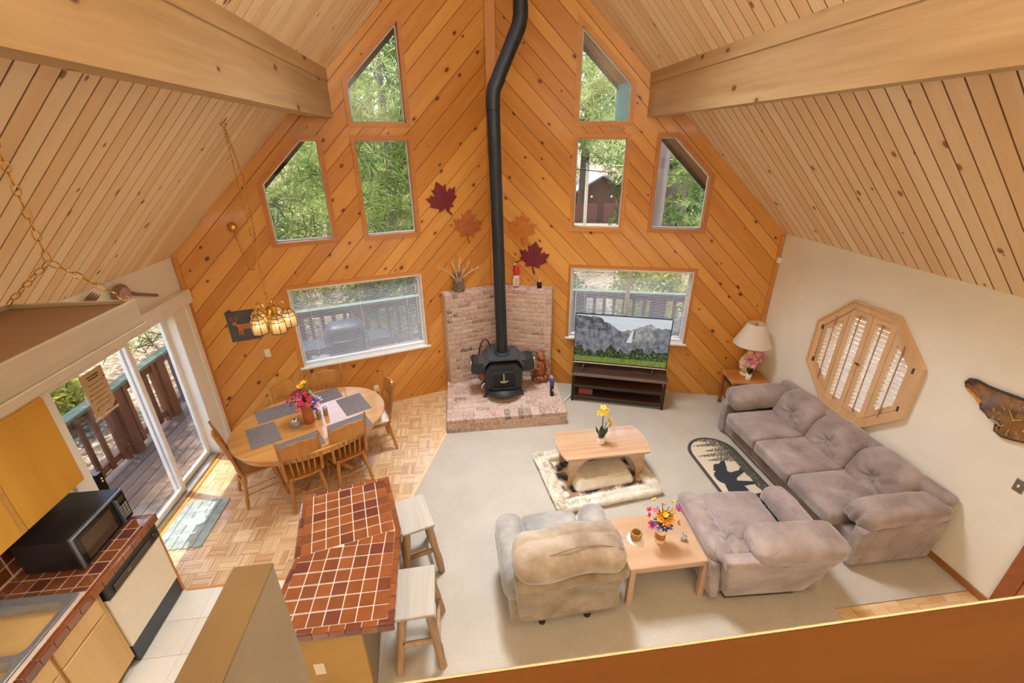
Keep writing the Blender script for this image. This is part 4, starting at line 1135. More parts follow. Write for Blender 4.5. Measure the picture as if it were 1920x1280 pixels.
for s in (-1, 1):
    part('arm_shell', MB().rbox((s*(LH-.045), -.02, .30), (.06, .43, .25), .03, 5, lambda p: (p[0]+s*.025*(p[2]+.25)/.5, p[1], p[2]-.05*max(0, -p[1]-.2)/.23*(p[2] > 0))), M['mauve'], so_t)
    def w3(p):
        fold = .016*sin(p[1]*30+p[2]*14+p[0]*6)*max(0, 1-abs(p[2]+.03)/.12)
        end = .012*sin(p[0]*70)*max(0, (-p[1]-.28)/.14)
        return (p[0]+s*(fold*.5+.03*(p[2]/.13)), p[1]+end, p[2]+.022*(1-(p[1]/.42)**2)+nz(p, 8, .012)+fold*.4)
    part('arm_pad', MB().rbox((s*(LH-.105), -.0, .575), (.155, .435, .125), .095, 15, w3), M['mauve'], so_t)

# ---------------------------------------------------------------- recliner (gray plush), seen from behind
rc = thing('recliner', 'taupe plush recliner with gray arms seen from behind left of the square table', 'armchair', (.715, 2.72, 0), radians(1.5))
part('base', MB().rbox((0, 0, .22), (.385, .35, .16), .03, 5), M['tan_plush'], rc)
def rback(p): return (p[0]*(1+.14*(p[2]+.3)/.6), p[1]-.10*(p[2]+.3)/.6, p[2]+nz(p, 6, .006))
part('back_shell', MB().rbox((0, -.315, .42), (.40, .055, .30), .035, 7, rback), M['tan_plush'], rc)
part('back_band', MB().rbox((.01, -.39, .665), (.455, .10, .065), .05, 7, lambda p: (p[0], p[1], p[2]+nz(p, 6, .012))), M['tan_plush'], rc)
def rpil(p): return (p[0]*(1-.05*max(0, p[2])/.16), p[1]+.06*p[2]/.16, p[2]+.02*sin(p[0]*9+.7)+nz(p, 5, .02)-.016*math.exp(-((p[1]+.06-.3*p[2])/.02)**2)*(p[2] > 0))
hp = part('head_pillow', MB().rbox((-.01, -.345, .862), (.455, .16, .138), .125, 12, rpil), fabric('plush_pillow', srgb(184, 168, 150), srgb(128, 108, 90), .9, .7, 4), rc)
part('seam', MB().tube([(x, -.43+.008*sin(x*9), .968+.02*sin(x*9+.7)-.05*(abs(x)/.42)**3) for x in [i*.04-.40 for i in range(21)]], .004, 5), M['mauve_dark'], hp)
part('back_pillow', MB().rbox((0, -.20, .60), (.30, .12, .19), .10, 7, lambda p: (p[0], p[1]-.1*p[2], p[2]+nz(p, 6, .012))), M['gray_plush'], rc)
part('seat', MB().rbox((0, .08, .40), (.27, .36, .09), .06, 7, lambda p: (p[0], p[1], p[2]+.02*(1-(p[0]/.27)**2)+nz(p, 6, .01))), M['gray_plush'], rc)
part('footrest', MB().rbox((0, .43, .25), (.27, .05, .15), .03, 5, lambda p: (p[0], p[1], p[2]+nz(p, 6, .006))), M['gray_plush'], rc)
for s in (-1, 1):
    def warm(p): return (p[0]+s*.015*(p[2]), p[1], p[2]+.025*sin((p[1]+.38)*4)+nz(p, 6, .014))
    part('arm', MB().rbox((s*.395, .015, .46), (.135, .375, .165), .115, 9, warm), M['gray_plush'], rc)
    part('side_panel', MB().rbox((s*.415, .0, .25), (.055, .35, .18), .03, 4), M['tan_plush'], rc)
    part('rear_glide', MB().lathe([(.03, 0), (.035, .03), (.02, .07)], 10, (s*.20, -.31, 0)), M['black'], rc)
    part('front_glide', MB().lathe([(.03, 0), (.035, .03), (.02, .07)], 10, (s*.30, .28, 0)), M['black'], rc)

# ---------------------------------------------------------------- club chair (mauve)
cc_ = thing('club_chair', 'mauve velvet rocker chair with gathered pillow back beside the bear rug', 'armchair', (2.53, 2.72, 0), radians(-3))
part('plinth', MB().box(-.33, -.34, 0, .33, .30, .10, c=.01), plain('plinth_brown', srgb(84, 60, 52), .8), cc_)
part('base', MB().rbox((0, .02, .23), (.43, .36, .14), .03, 6), M['mauve'], cc_)
def cback(p): return (p[0]*(.82+.30*(p[2]+.28)/.56), p[1]-.13*(p[2]+.28)/.56, p[2])
part('back_shell', MB().rbox((0, -.33, .38), (.45, .06, .29), .03, 7, cback), M['mauve'], cc_)
part('seat', MB().rbox((0, .10, .40), (.32, .36, .10), .07, 8, lambda p: (p[0], p[1], p[2]+.02*(1-(p[0]/.32)**2)+nz(p, 6, .008)+(-.012*math.exp(-((p[1]-.17-.03*sin(p[0]*14))/.012)**2) if p[2] > 0 else 0))), M['mauve'], cc_)
def bp(p):
    e = min(1.1, abs(p[0])/.42)
    return (p[0], p[1]+.08*p[2]/.2+.014*sin(p[2]*50+p[0]*10)*e*e, p[2]*(1-(.55 if p[0] > 0 else .25)*e**3)+nz(p, 6, .018)+.012*sin(p[0]*34)*e**2)
part('back_pillow', MB().rbox((.13, -.385, .715), (.40, .15, .098), .09, 20, bp), M['mauve'], cc_)
part('inner_back', MB().rbox((.02, -.2, .54), (.36, .10, .16), .09, 7, lambda p: (p[0], p[1]-.1*p[2], p[2]+nz(p, 7, .012))), M['mauve'], cc_)
for s in (-1, 1):
    part('arm_shell', MB().rbox((s*.455, .0, .29), (.045, .38, .22), .03, 6, lambda p: (p[0]+s*.045*(p[2]+.22)/.44, p[1], p[2]-.03*max(0, p[1])/.37*(p[2] > 0))), M['mauve'], cc_)
    def ap(p):
        inner = max(0, 1-abs(p[0]*s+.05)/.07)*(p[2] > 0)
        return (p[0]+s*.02*p[2]/.1, p[1], p[2]+.018*sin(p[1]*52+4*p[0])*inner+.02*(1-(p[1]/.38)**2)+nz(p, 7, .012))
    part('arm_pad', MB().rbox((s*.435, .02, .52), (.115, .385, .095), .085, 22, ap), M['mauve'], cc_)
    part('front_roll', MB().rbox((s*.44, .40, .31), (.075, .025, .20), .022, 4), M['mauve'], cc_)
    def wp(p): return (p[0], p[1]+.014*sin(p[0]*60)*(p[2] > -.05), p[2]*(1-.45*max(0, p[0]*s)/.16)+nz(p, 8, .012)+.012*sin(p[0]*60))
    part('wing_pad', MB().rbox((s*.36, -.33, .60), (.15, .10, .085), .075, 14, wp), M['mauve'], cc_)

# ---------------------------------------------------------------- rugs
def bear_col(u, v):
    # u across the rug (0 = room side, 1 = sofa side), v from 0 (chair end) to 1 (far end)
    X = (u-.5)*.64; Y = (v-.5)*1.72
    def sd(w):
        hx = .32-w; hy = .86-w; cy_ = max(0, abs(Y)-(hy-hx)); return hypot(X, cy_)-hx
    dk = (.018, .015, .012); bg = (.62, .52, .40)
    d = sd(0)
    if d > -.012: return (.09, .07, .05)
    if d > -.040: return dk
    # picture: "up" of the picture points to the room side (-X); it reads along -Y
    px = (.62-Y)/1.30; py = (.24-X)/.48       # px along rug from far end, py up
    f = lambda s_, o=3: noise.fractal(Vector((px*s_*2.6, py*s_, .7)), 1, 2, o)
    if py < .13+.03*f(6): return (.055, .05, .032) if f(14) < .42 else (.20, .20, .14)
    # trees at the far end (px < .3)
    for tx, hgt in ((-.13, .66), (-.06, .86), (.03, .62), (.10, .92), (.17, .74)):
        q = (py-.10)/hgt
        if 0 < q < 1:
            wd = .055*(1-q)*(.45+.55*abs(sin(q*26)))+.004
            if abs(px-tx-.0) < wd and f(30, 2) > -.35: return (.10, .085, .06)
    # bear
    px = .48+(px-.53)/1.14; py = .15+(py-.15)/1.28
    def el(cx, cy_, rx, ry, a=0):
        x, y = px-cx, py-cy_; x *= 2.7
        x, y = x*cos(a)+y*sin(a), -x*sin(a)+y*cos(a)
        return (x/rx)**2+(y/ry)**2 < 1
    def seg(x0, y0, x1, y1, w0, w1):
        ax, ay, bx_, by = x0*2.7, y0, x1*2.7, y1; x, y = px*2.7, py
        t = max(0, min(1, ((x-ax)*(bx_-ax)+(y-ay)*(by-ay))/((bx_-ax)**2+(by-ay)**2)))
        return hypot(x-ax-(bx_-ax)*t, y-ay-(by-ay)*t) < w0+(w1-w0)*t
    if (el(.55, .56, .42, .20) or el(.38, .60, .24, .21) or el(.66, .55, .24, .19) or el(.27, .56, .15, .13) or seg(.27, .52, .20, .40, .10, .045) or el(.285, .68, .04, .05)
        or seg(.38, .50, .33, .18, .11, .05) or seg(.46, .50, .47, .17, .10, .05) or seg(.64, .48, .60, .18, .12, .05) or seg(.72, .48, .76, .17, .12, .05)
        or seg(.33, .17, .30, .16, .04, .03) or seg(.76, .17, .73, .16, .045, .03)): return (.010, .014, .024)
    if px > .86 and py < .13+.22*max(0, f(9)): return (.22, .21, .14)
    return tuple(c*(1+.06*f(3)) for c in bg)
br = thing('bear_rug', 'oval rug with a black bear and pine trees beside the sofa', 'rug', (3.185, 3.78, 0))
RW, RL = .32, .86
def rugpos(u, v):
    # map the unit square onto the stadium outline
    Y = (v-.5)*2*RL; hx = RW if abs(Y) < RL-RW else sqrt(max(1e-6, RW*RW-(abs(Y)-(RL-RW))**2))
    return ((u-.5)*2*hx, Y, .014)
def rugcol(u, v):
    X, Y, _ = rugpos(u, v); return bear_col(X/.64+.5, Y/1.72+.5)
edge = []
for i in range(48):
    a = 2*pi*i/48; x, y = RW*cos(a), RW*sin(a); edge.append((x, y+(RL-RW if y >= 0 else RW-RL)))
part('rug_edge', MB().prism([(x*1.004, y*1.002) for x, y in edge], .004, .0135), plain('rug_edge', srgb(46, 36, 28), .9), br)
coloured_grid('rug_face', 110, 300, rugpos, rugcol, vcol('bear_rug', .9, 0, .3), br)

fr = thing('fur_rug', 'shaggy cream fur rug with brown and black patchwork under the coffee table', 'rug', (1.50, 4.10, 0), radians(7))
FW, FD = .57, .43
def fur_col(u, v):
    x, y = (u-.5)*2*FW, (v-.5)*2*FD
    n = noise.cell(Vector((x*7+y*2, y*8, 1.3))); m = noise.noise(Vector((x*7, y*7, 2)))
    e = max(abs(x)/(FW), abs(y)/(FD))
    wv = abs(((x+.07*sin(y*14))*4.2) % 1-.5)+abs(((y+.05*sin(x*12))*5) % 1-.5)
    if wv < .42: return (.022, .019, .02)
    if wv < .66: return (.30+.12*m, .18+.08*m, .12+.05*m)
    return (.72, .64, .52)
def fz(u, v): return .03+.022*noise.noise(Vector((u*26, v*22, 0)))
coloured_grid('patchwork', 120, 90, lambda u, v: ((u-.5)*2*FW, (v-.5)*2*FD, fz(u, v)), fur_col, vcol('fur_patch', .95, 0, .5), fr)
part('backing', MB().box(-FW-.02, -FD-.02, .004, FW+.02, FD+.02, .012), M['fur_white'], fr)
def roll(L, horiz):
    return lambda p: (p[0]+nz(p, 14, .018), p[1]+nz((p[0]+3, p[1], p[2]), 14, .018), p[2]+nz((p[0], p[1]+5, p[2]), 16, .018))
for (cx, cy_, hx, hy) in ((0, FD, FW+.07, .075), (0, -FD, FW+.07, .08), (FW, 0, .075, FD+.06), (-FW, 0, .075, FD+.06)):
    part('fur_border', MB().rbox((cx, cy_, .055), (hx, hy, .05), .048, 16, roll(0, 0)), M['fur_white'], fr)
part('fur_centre', MB().rbox((0.03, -.06, .10), (.36, .18, .075), .05, 16, lambda p: (p[0]*(1-.08*p[2]/.08), p[1]*(1-.20*p[2]/.08), p[2]+nz(p, 16, .016))), M['fur_white'], fr)
rf = random.Random(2); fm = MB(); vs = []; fs = []
def tuft(c, n_):
    d = (n_+Vector((rf.gauss(0, .5), rf.gauss(0, .5), rf.gauss(0, .3)))).normalized(); w_ = d.orthogonal().normalized()*.004; i = len(vs)
    L_ = rf.uniform(.022, .05); vs.extend([c-w_, c+w_, c+d*L_]); fs.append((i, i+1, i+2))
for (cx, cy_, hx, hy, cz, hz) in ((0, FD, FW+.06, .06, .055, .045), (0, -FD, FW+.06, .065, .055, .045), (FW, 0, .06, FD+.05, .055, .045), (-FW, 0, .06, FD+.05, .055, .045), (.03, -.06, .32, .15, .10, .07)):
    for i in range(3600):
        x, y = rf.uniform(-1, 1), rf.uniform(-1, 1); k = sqrt(max(0, 1-max(abs(x) if hx < hy else 0, abs(y) if hy <= hx else 0)**2))
        if hz > .05: k = 1 if max(abs(x), abs(y)) < .85 else .6
        tuft(Vector((cx+x*hx, cy_+y*hy, cz+hz*k)), Vector((x*(.9 if hx < hy else .1), y*(.9 if hy <= hx else .1), .6)))
part('fur_tufts', fm.add(vs, fs), M['fur_white'], fr, kind='stuff')

# ---------------------------------------------------------------- coffee table with curved ends
ct = thing('coffee_table', 'low oak coffee table with bowed ends standing on the fur rug', 'table', (1.58, 4.185, 0), radians(1))
def bow(hx, hy, b, n=12):
    p = []
    for i in range(n+1): t = -1+2*i/n; p.append((hx+b*(1-t*t), t*hy))
    for i in range(n+1): t = 1-2*i/n; p.append((-hx-b*(1-t*t), t*hy))
    return p
part('tabletop', MB().prism(bow(.50, .27, .055), .428, .452), M['coffee'], ct)
def legp(s):  # curved bracket leg in the xz plane
    pts = [(.385, .03), (.46, .03), (.46, .428), (.18, .428)]+[(.18+.205*sin(pi/2*i/8), .03+.37*cos(pi/2*i/8)) for i in range(8)]
    return [(s*x, z) for x, z in pts]
for s in (-1, 1):
    for y in (-.215, .215):
        part('leg', MB().prism(legp(s), y-.013, y+.013), M['coffee'], ct, FY)
    part('end_rail', MB().box(min(s*.42, s*.44), -.2, .36, max(s*.42, s*.44), .2, .428), M['coffee'], ct)

def potted(t, r0, r1, h, mat): return part('pot', MB().lathe([(r0, 0), (r1, h), (r1-.008, h), (r1-.012, h-.012), (0, h-.014)], 22), mat, t)
def petal_flower(c, d, r, n, cup=.25):
    """n rounded petals around axis d at c"""
    d = Vector(d).normalized(); a = d.orthogonal().normalized(); b_ = d.cross(a); mb = MB()
    for k in range(n):
        t = 2*pi*k/n; u = a*cos(t)+b_*sin(t); w_ = d.cross(u); c = Vector(c)
        P = [c, c+u*r*.5+w_*r*.36+d*r*cup*.3, c+u*r*.95+w_*r*.22+d*r*cup, c+u*r*1.05+d*r*cup*1.1, c+u*r*.95-w_*r*.22+d*r*cup, c+u*r*.5-w_*r*.36+d*r*cup*.3]
        mb.add(P, [(0, 1, 2, 3), (0, 3, 4, 5)])
    return mb
yo = thing('yellow_orchid', 'yellow orchid in a white pot on the bowed coffee table', 'plant', (1.57, 4.17, .452))
potted(yo, .042, .047, .085, M['white'])
part('stem', MB().tube([(0, 0, .07), (.005, 0, .22), (0, .01, .34), (.01, 0, .40)], .006, 6), M['stem'], yo); part('stem', MB().tube([(.01, 0, .07), (.03, 0, .2), (.05, 0, .29)], .005, 6), M['stem'], yo)
for a, l in ((.2, .13), (1.3, .12), (2.6, .14), (3.7, .13), (4.6, .11), (5.5, .13)):
    d = Vector((cos(a), sin(a), 0)); w_ = Vector((-sin(a), cos(a), 0)); m_ = MB(); V = []
    for i in range(6):
        t = i/5; c = Vector((0, 0, .08))+d*(l*.55*sin(t*1.5))+Vector((0, 0, l*t)); wd = .030*sin(pi*min(.97, t*.9+.08)); V += [c-w_*wd, c+w_*wd]
    m_.add(V, [(2*i, 2*i+1, 2*i+3, 2*i+2) for i in range(5)], True); part('leaf', m_, M['leaf_dark'], yo)
for c, dd in (((.0, -.03, .44), (-.1, -.9, .35)), ((-.045, .0, .43), (-.8, -.5, .3)), ((.04, .0, .45), (.6, -.6, .5)), ((.0, .02, .48), (0, -.2, 1)), ((.075, -.02, .33), (.5, -.8, .3)), ((.10, 0, .29), (.9, -.5, .2)), ((.085, -.01, .25), (.5, -.8, -.1))):
    f_ = part('flower', petal_flower(c, dd, .042, 5, .2), M['f_yellow'], yo)
    part('centre', MB().ball(Vector(c)+Vector(dd).normalized()*.01, .011, 8, 6), M['f_blush'], f_)

# ---------------------------------------------------------------- square table with vase etc.
sq = thing('square_table', 'square maple side table between the two armchairs', 'table', (1.65, 2.725, 0))
part('tabletop', MB().box(-.37, -.285, .448, .37, .275, .47, c=.006), M['maple'], sq)
for (x0, y0, x1, y1) in ((-.35, -.268, .35, -.248), (-.35, .238, .35, .258), (-.355, -.26, -.335, .25), (.335, -.26, .355, .25)):
    part('apron', MB().box(x0, y0, .39, x1, y1, .448), M['maple'], sq)
for x in (-.335, .335):
    for y in (-.25, .24):
        part('leg', MB().box(x-.026, y-.026, 0, x+.026, y+.026, .448, c=.004), M['maple'], sq)
pv = thing('banded_vase', 'cream vase with a rust band and colourful flowers on the square table', 'vase', (1.645, 2.69, .47))
part('body', MB().lathe([(.038, 0), (.044, .01), (.046, .05)], 22), plain('vase_cream', srgb(240, 226, 196), .3), pv)
part('band', MB().lathe([(.0462, .05), (.047, .075), (.0455, .115)], 22, caps=False), plain('vase_rust', srgb(176, 104, 44), .35, 0, .15, 60), pv, label='rust coloured glazed band')
part('neck', MB().lathe([(.0455, .115), (.036, .165), (.028, .205), (.03, .215), (.024, .215), (.022, .20)], 22), plain('vase_cream2', srgb(240, 226, 196), .3), pv)
rv = random.Random(12)
def bouquet(t, z0, spec, stem_n, spread, hts):
    sm_ = MB()
    for k in range(stem_n):
        a = rv.uniform(0, 6.28); q = rv.uniform(.3, 1)*spread; sm_.tube([(0, 0, z0-.06), (cos(a)*q*.4, sin(a)*q*.4, z0+hts*.45), (cos(a)*q, sin(a)*q, z0+hts*rv.uniform(.6, 1))], .003, 5)
    part('stems', sm_, M['stem'], t, kind='stuff')
    for (x, y, z, r, col, n, dd) in spec:
        f_ = part('flower', petal_flower((x, y, z), dd, r, n, .7 if n == 6 else .3), M['f_'+col], t)
        part('centre', MB().ball(Vector((x, y, z))+Vector(dd).normalized()*r*.3, r*.3, 7, 5), M['f_yellow' if col in ('blue', 'violet', 'lilac') else 'f_orange' if col == 'yellow' else 'f_'+col], f_)
sp_ = []
for k in range(7): a = k*.9; sp_.append((cos(a)*.05, sin(a)*.05-.01, .225+rv.uniform(0, .02), .034, 'blue', 6, (cos(a), sin(a), .6)))
for k in range(8): a = k*.8+.3; sp_.append((cos(a)*.045+.01, sin(a)*.04-.01, .28+rv.uniform(0, .035), .034, 'orange', 6, (cos(a), sin(a)-.4, .9)))
for k in range(7): a = k*.9+.2; sp_.append((cos(a)*.10-.02, sin(a)*.07+.02, .36+rv.uniform(-.02, .06), .026, ('yellow', 'orange', 'yellow', 'red', 'pink', 'yellow', 'orange')[k], 6, (cos(a)*.6, sin(a)*.6, 1)))
sp_ += [(.115, -.01, .375, .036, 'magenta', 5, (.6, -.2, .9)), (-.105, -.04, .255, .038, 'magenta', 6, (-1, -.2, .3)), (-.07, -.05, .25, .034, 'violet', 6, (-.8, -.6, .5)), (-.13, .0, .33, .024, 'red', 5, (-1, 0, .5)), (.12, -.03, .235, .032, 'orange', 6, (1, -.3, .2))]
bouquet(pv, .21, sp_, 16, .11, .20)
wb = thing('woven_cup', 'small woven basket cup standing on a white scalloped coaster', 'cup', (1.44, 2.735, .476))
part('wall', MB().lathe([(.036, 0), (.05, .03), (.052, .06), (.044, .085), (.038, .085), (.042, .06), (.036, .015), (0, .012)], 24, flute=lambda k, i: 1+.03*(1 if (k+i) % 2 else -1)), plain('woven', srgb(170, 128, 72), .8, 0, .25, 70, .6), wb)
cs = thing('coaster', 'white scalloped lace coaster under the woven cup', 'coaster', (1.44, 2.735, .47))
part('disc', MB().lathe([(0, 0), (.078, 0), (.080, .004), (0, .005)], 48, flute=lambda k, i: 1+.06*cos(k*pi/2*.999)), M['white'], cs)
cr_ = thing('crystal_figurine', 'small clear crystal bear figurine on the square table', 'figurine', (1.865, 2.68, .47))
gk = Nt('crystal'); M['crystal'] = gk.done((.95, .95, .97, 1), .03, Transmission_Weight=.7, IOR=1.5)
part('body', MB().ball((0, 0, .03), .026, 8, 5).ball((0, -.005, .068), .019, 8, 5), M['crystal'], cr_)
for s in (-1, 1):
    part('ear', MB().ball((s*.013, 0, .086), .008, 6, 4), M['crystal'], cr_); part('paw', MB().ball((s*.022, -.018, .014), .011, 6, 4), M['crystal'], cr_); part('arm', MB().ball((s*.024, -.012, .045), .009, 6, 4), M['crystal'], cr_)

# ---------------------------------------------------------------- end table, lamp, pink orchid
et = thing('end_table', 'square wooden end table in the corner behind the sofa', 'table', (4.145, 5.285, 0), radians(-10))
part('tabletop', MB().box(-.265, -.20, .535, .265, .20, .562, c=.006), M['end_wood'], et)
part('edge_band', ring(MB(), [(-.265, -.20), (.265, -.20), (.265, .20), (-.265, .20)], 0, .012, .530, .556), M['oak'], et)
for x in (-.235, .235):
    for y in (-.17, .17): part('leg', MB().box(x-.022, y-.022, 0, x+.022, y+.022, .535, c=.004), M['end_wood'], et)
part('apron', MB().box(-.24, -.18, .44, .24, .18, .535), M['dark_wood'], et)
part('lower_shelf', MB().box(-.23, -.165, .14, .23, .165, .16, c=.003), M['end_wood'], et)
tl = thing('table_lamp', 'table lamp with a cream pleated shade on the corner end table', 'lamp', (4.17, 5.345, .562))
part('base', MB().lathe([(.075, 0), (.08, .02), (.05, .035)], 20), plain('lamp_cream', srgb(226, 208, 168), .35), tl)
part('body', MB().lathe([(.05, .03), (.10, .10), (.118, .18), (.10, .27), (.045, .35), (.03, .39)], 22), plain('lamp_cream2', srgb(228, 212, 172), .3), tl)
part('stem', MB().tube([(0, 0, .38), (0, 0, .66)], .01, 8), M['brass'], tl)
shd = Nt('pleated_shade'); dif = shd.n('BsdfDiffuse', Color=srgb(255, 248, 236)); trn = shd.n('BsdfTranslucent', Color=srgb(255, 246, 230)); mx_ = shd.n('MixShader', Fac=.4)
shd.t.links.new(dif.outputs[0], mx_.inputs[1]); shd.t.links.new(trn.outputs[0], mx_.inputs[2]); shd.t.links.new(mx_.outputs[0], shd.out.inputs[0])
part('lamp_shade', MB().lathe([(.255, .50), (.25, .515), (.185, .66), (.12, .82), (.118, .825)], 120, flute=lambda k, i: 1+.016*(1 if k % 2 else -1), caps=False), shd.m, tl)
part('finial', MB().lathe([(.012, .66), (.016, .80), (.004, .83)], 8), M['brass'], tl)
part('shade_ring', MB().tube([(.117*cos(a*pi/12), .117*sin(a*pi/12), .82) for a in range(24)], .004, 5, closed=True), M['oak'], tl)
po = thing('pink_orchid', 'pink orchid sprays in a white pot in front of the lamp', 'plant', (4.12, 5.20, .562))
potted(po, .036, .042, .085, M['white'])
for a, l in ((.5, .12), (1.6, .13), (2.7, .12), (3.6, .13), (4.4, .11), (5.4, .12)):
    d = Vector((cos(a), sin(a), 0)); w_ = Vector((-sin(a), cos(a), 0)); V = []
    for i in range(6):
        t = i/5; c = Vector((0, 0, .08))+d*(l*.5*sin(t*1.3))+Vector((0, 0, l*t)); wd = .026*sin(pi*min(.97, t*.9+.08)); V += [c-w_*wd, c+w_*wd]
    part('leaf', MB().add(V, [(2*i, 2*i+1, 2*i+3, 2*i+2) for i in range(5)], True), M['leaf_dark'], po)
rp = random.Random(5)
for s in (-1, 1):
    part('stem', MB().tube([(0, 0, .07), (s*.02, -.02, .25), (s*.06+.02, -.05, .38), (s*.12-.02, -.08, .36)], .004, 5), M['stem'], po)
for k in range(36):
    x = rp.uniform(-.16, .14); z = .22+rp.uniform(-.03, .03)+.10*(x+.16)/.3+rp.uniform(0, .16); y = -.04+rp.uniform(-.06, .04)
    f_ = part('flower', petal_flower((x, y, z), (rp.uniform(-.6, .6), -1, rp.uniform(-.1, .7)), .032, 5, .2), M[('f_pink', 'f_blush', 'f_blush')[k % 3]], po)
    part('centre', MB().ball((x, y-.008, z), .007, 6, 4), M['f_white_petal'], f_)
# ---------------------------------------------------------------- dining table and chairs
TA_ = radians(30); TC = Vector((-1.885, 4.70, 0))
dt = thing('dining_table', 'oval oak pedestal dining table with dark placemats on it', 'table', TC, TA_)
ell = lambda a, b, n=56: [(a*abs(cos(2*pi*i/n))**.92*(1 if cos(2*pi*i/n) >= 0 else -1), b*abs(sin(2*pi*i/n))**.92*(1 if sin(2*pi*i/n) >= 0 else -1)) for i in range(n)]
mb = MB(); A_, B_ = .875, .675
prof = [(-.012, .722), (0, .730), (0, .742), (-.008, .75)]
rings = [ell(A_+d, B_+d) for d, z in prof]; n = len(rings[0]); vs = [(x, y, prof[i][1]) for i, r_ in enumerate(rings) for x, y in r_]
mb.add(vs, [(i*n+k, i*n+(k+1) % n, (i+1)*n+(k+1) % n, (i+1)*n+k) for i in range(3) for k in range(n)], True)
mb.add([(x, y, .75) for x, y in rings[3]], [tuple(range(n))]); mb.add([(x, y, .722) for x, y in rings[0]], [tuple(reversed(range(n)))])
part('tabletop', mb, M['oak'], dt)
ap_ = MB(); o1, o2 = ell(A_-.05, B_-.05), ell(A_-.075, B_-.075)
for k in range(n): ap_.prism([o1[k], o1[(k+1) % n], o2[(k+1) % n], o2[k]], .64, .722)
part('apron', ap_, M['oak'], dt)
part('pedestal', MB().lathe([(.13, .08), (.17, .12), (.10, .22), (.14, .40), (.10, .52), (.16, .64)], 20), M['chair_oak'], dt)
for k in range(4):
    a = pi/4+k*pi/2
    part('foot', MB().tube([(cos(a)*.08, sin(a)*.08, .20), (cos(a)*.25, sin(a)*.25, .13), (cos(a)*.42, sin(a)*.40, .035)], [.05, .045, .035], 8), M['chair_oak'], dt)
tw = lambda x, y: TC+Vector((x*cos(TA_)-y*sin(TA_), x*sin(TA_)+y*cos(TA_), 0))
mats = [(-.52, 0, pi/2, 'charcoal placemat at the door end of the oval table'), (.52, .02, pi/2, 'charcoal placemat at the window end of the oval table'),
        (-.30, .42, 0, 'charcoal placemat on the far side behind the terracotta vase'), (.25, .44, 0, 'charcoal placemat on the far side behind the shakers'),
        (-.22, -.44, 0, 'charcoal placemat on the near side beside the glass sugar jar'), (.33, -.42, 0, 'charcoal placemat on the near side in front of the shakers')]
for i, (x, y, r_, lab) in enumerate(mats):
    p = tw(x, y); a, b_ = (.45, .31)
    t = tag(part('placemat', MB().box(-a/2, -b_/2, 0, a/2, b_/2, .003, c=.001), M['mat_gray'], None, T(p.x, p.y, .75) @ RZ(TA_+r_)), lab, 'placemat', 'placemats on the dining table')

def make_chair(label):
    t = thing('dining_chair', label, 'chair', (0, 0, 0), 0, 'pressed back oak dining chairs')
    m = M['chair_oak']
    mb = MB(); q = []
    for i in range(28):
        a = 2*pi*i/28; x = .215*abs(cos(a))**.6*(1 if cos(a) > 0 else -1); y = .205*abs(sin(a))**.6*(1 if sin(a) > 0 else -1); q.append((x*(1+.06*y/.2), y))
    part('seat', mb.prism(q, .43, .452), m, t)
    turned = lambda p, q_, r: MB().tube([Vector(p).lerp(Vector(q_), k/8) for k in range(9)], [r*.8, r*1.05, r*1.15, r*.75, r*1.1, r*.8, r*1.05, r, r*.65], 8)
    F_ = [((-.165, .15, .43), (-.20, .20, 0)), ((.165, .15, .43), (.20, .20, 0))]
    R_ = [((-.15, -.15, .43), (-.195, -.215, 0)), ((.15, -.15, .43), (.195, -.215, 0))]
    for p, q_ in F_+R_: part('leg', turned(p, q_, .020), m, t)
    at = lambda leg, z: Vector(leg[1]).lerp(Vector(leg[0]), z/.43)
    for z in (.17, .25):
        for s in (0, 1): part('stretcher', MB().tube([at(R_[s], z), at(F_[s], z)], .009, 6), m, t)
        part('stretcher', MB().tube([at(F_[0], z+.02), at(F_[1], z+.02)], .009, 6), m, t)
    part('stretcher', MB().tube([at(R_[0], .21), at(R_[1], .21)], .009, 6), m, t)
    for s in (-1, 1):
        a_, b_ = Vector((s*.185, -.165, .44)), Vector((s*.205, -.275, 1.0))
        zz = [0, .12, .2, .3, .45, .6, .72, .8, .86, .88, .905, .925, .95, .965, 1]
        rr_ = [.016, .02, .014, .019, .016, .02, .017, .017, .015, .011, .016, .010, .014, .009, .012]
        part('post', MB().tube([a_.lerp(b_, k) for k in zz], rr_, 9).ball(b_+Vector((0, 0, .008)), .014, 8, 6), m, t)
    # crest rail, bowed backwards with a stepped top
    vs = []; N_ = 24
    for i in range(N_+1):
        u = -1+2*i/N_; x = u*.195; au = abs(u)
        top = .925+(.030 if au < .30 else .020 if au < .62 else 0 if au < .86 else -.022)+.006*cos(u*9)
        for z in (.745, top):
            yb = -.165-.11*(z-.44)/.56-.030*(1-u*u)
            vs += [(x, yb-.009, z), (x, yb+.009, z)]
    fs = []
    for i in range(N_):
        a = i*4; b_ = a+4; fs += [(a, b_, b_+2, a+2), (a+1, a+3, b_+3, b_+1), (a+2, b_+2, b_+3, a+3), (a, a+1, b_+1, b_)]
    part('crest_rail', MB().add(vs, fs), m, t)
    for k in range(5):
        u = -.66+k*.33; x0 = u*.17; x1 = u*.195
        part('spindle', MB().tube([(x0, -.16, .445), (x0*.7+x1*.3, -.19, .56), (x1, -.165-.11*.6-.03*(1-u*u)+.015, .785)], [.007, .011, .006], 7), m, t)
    return t
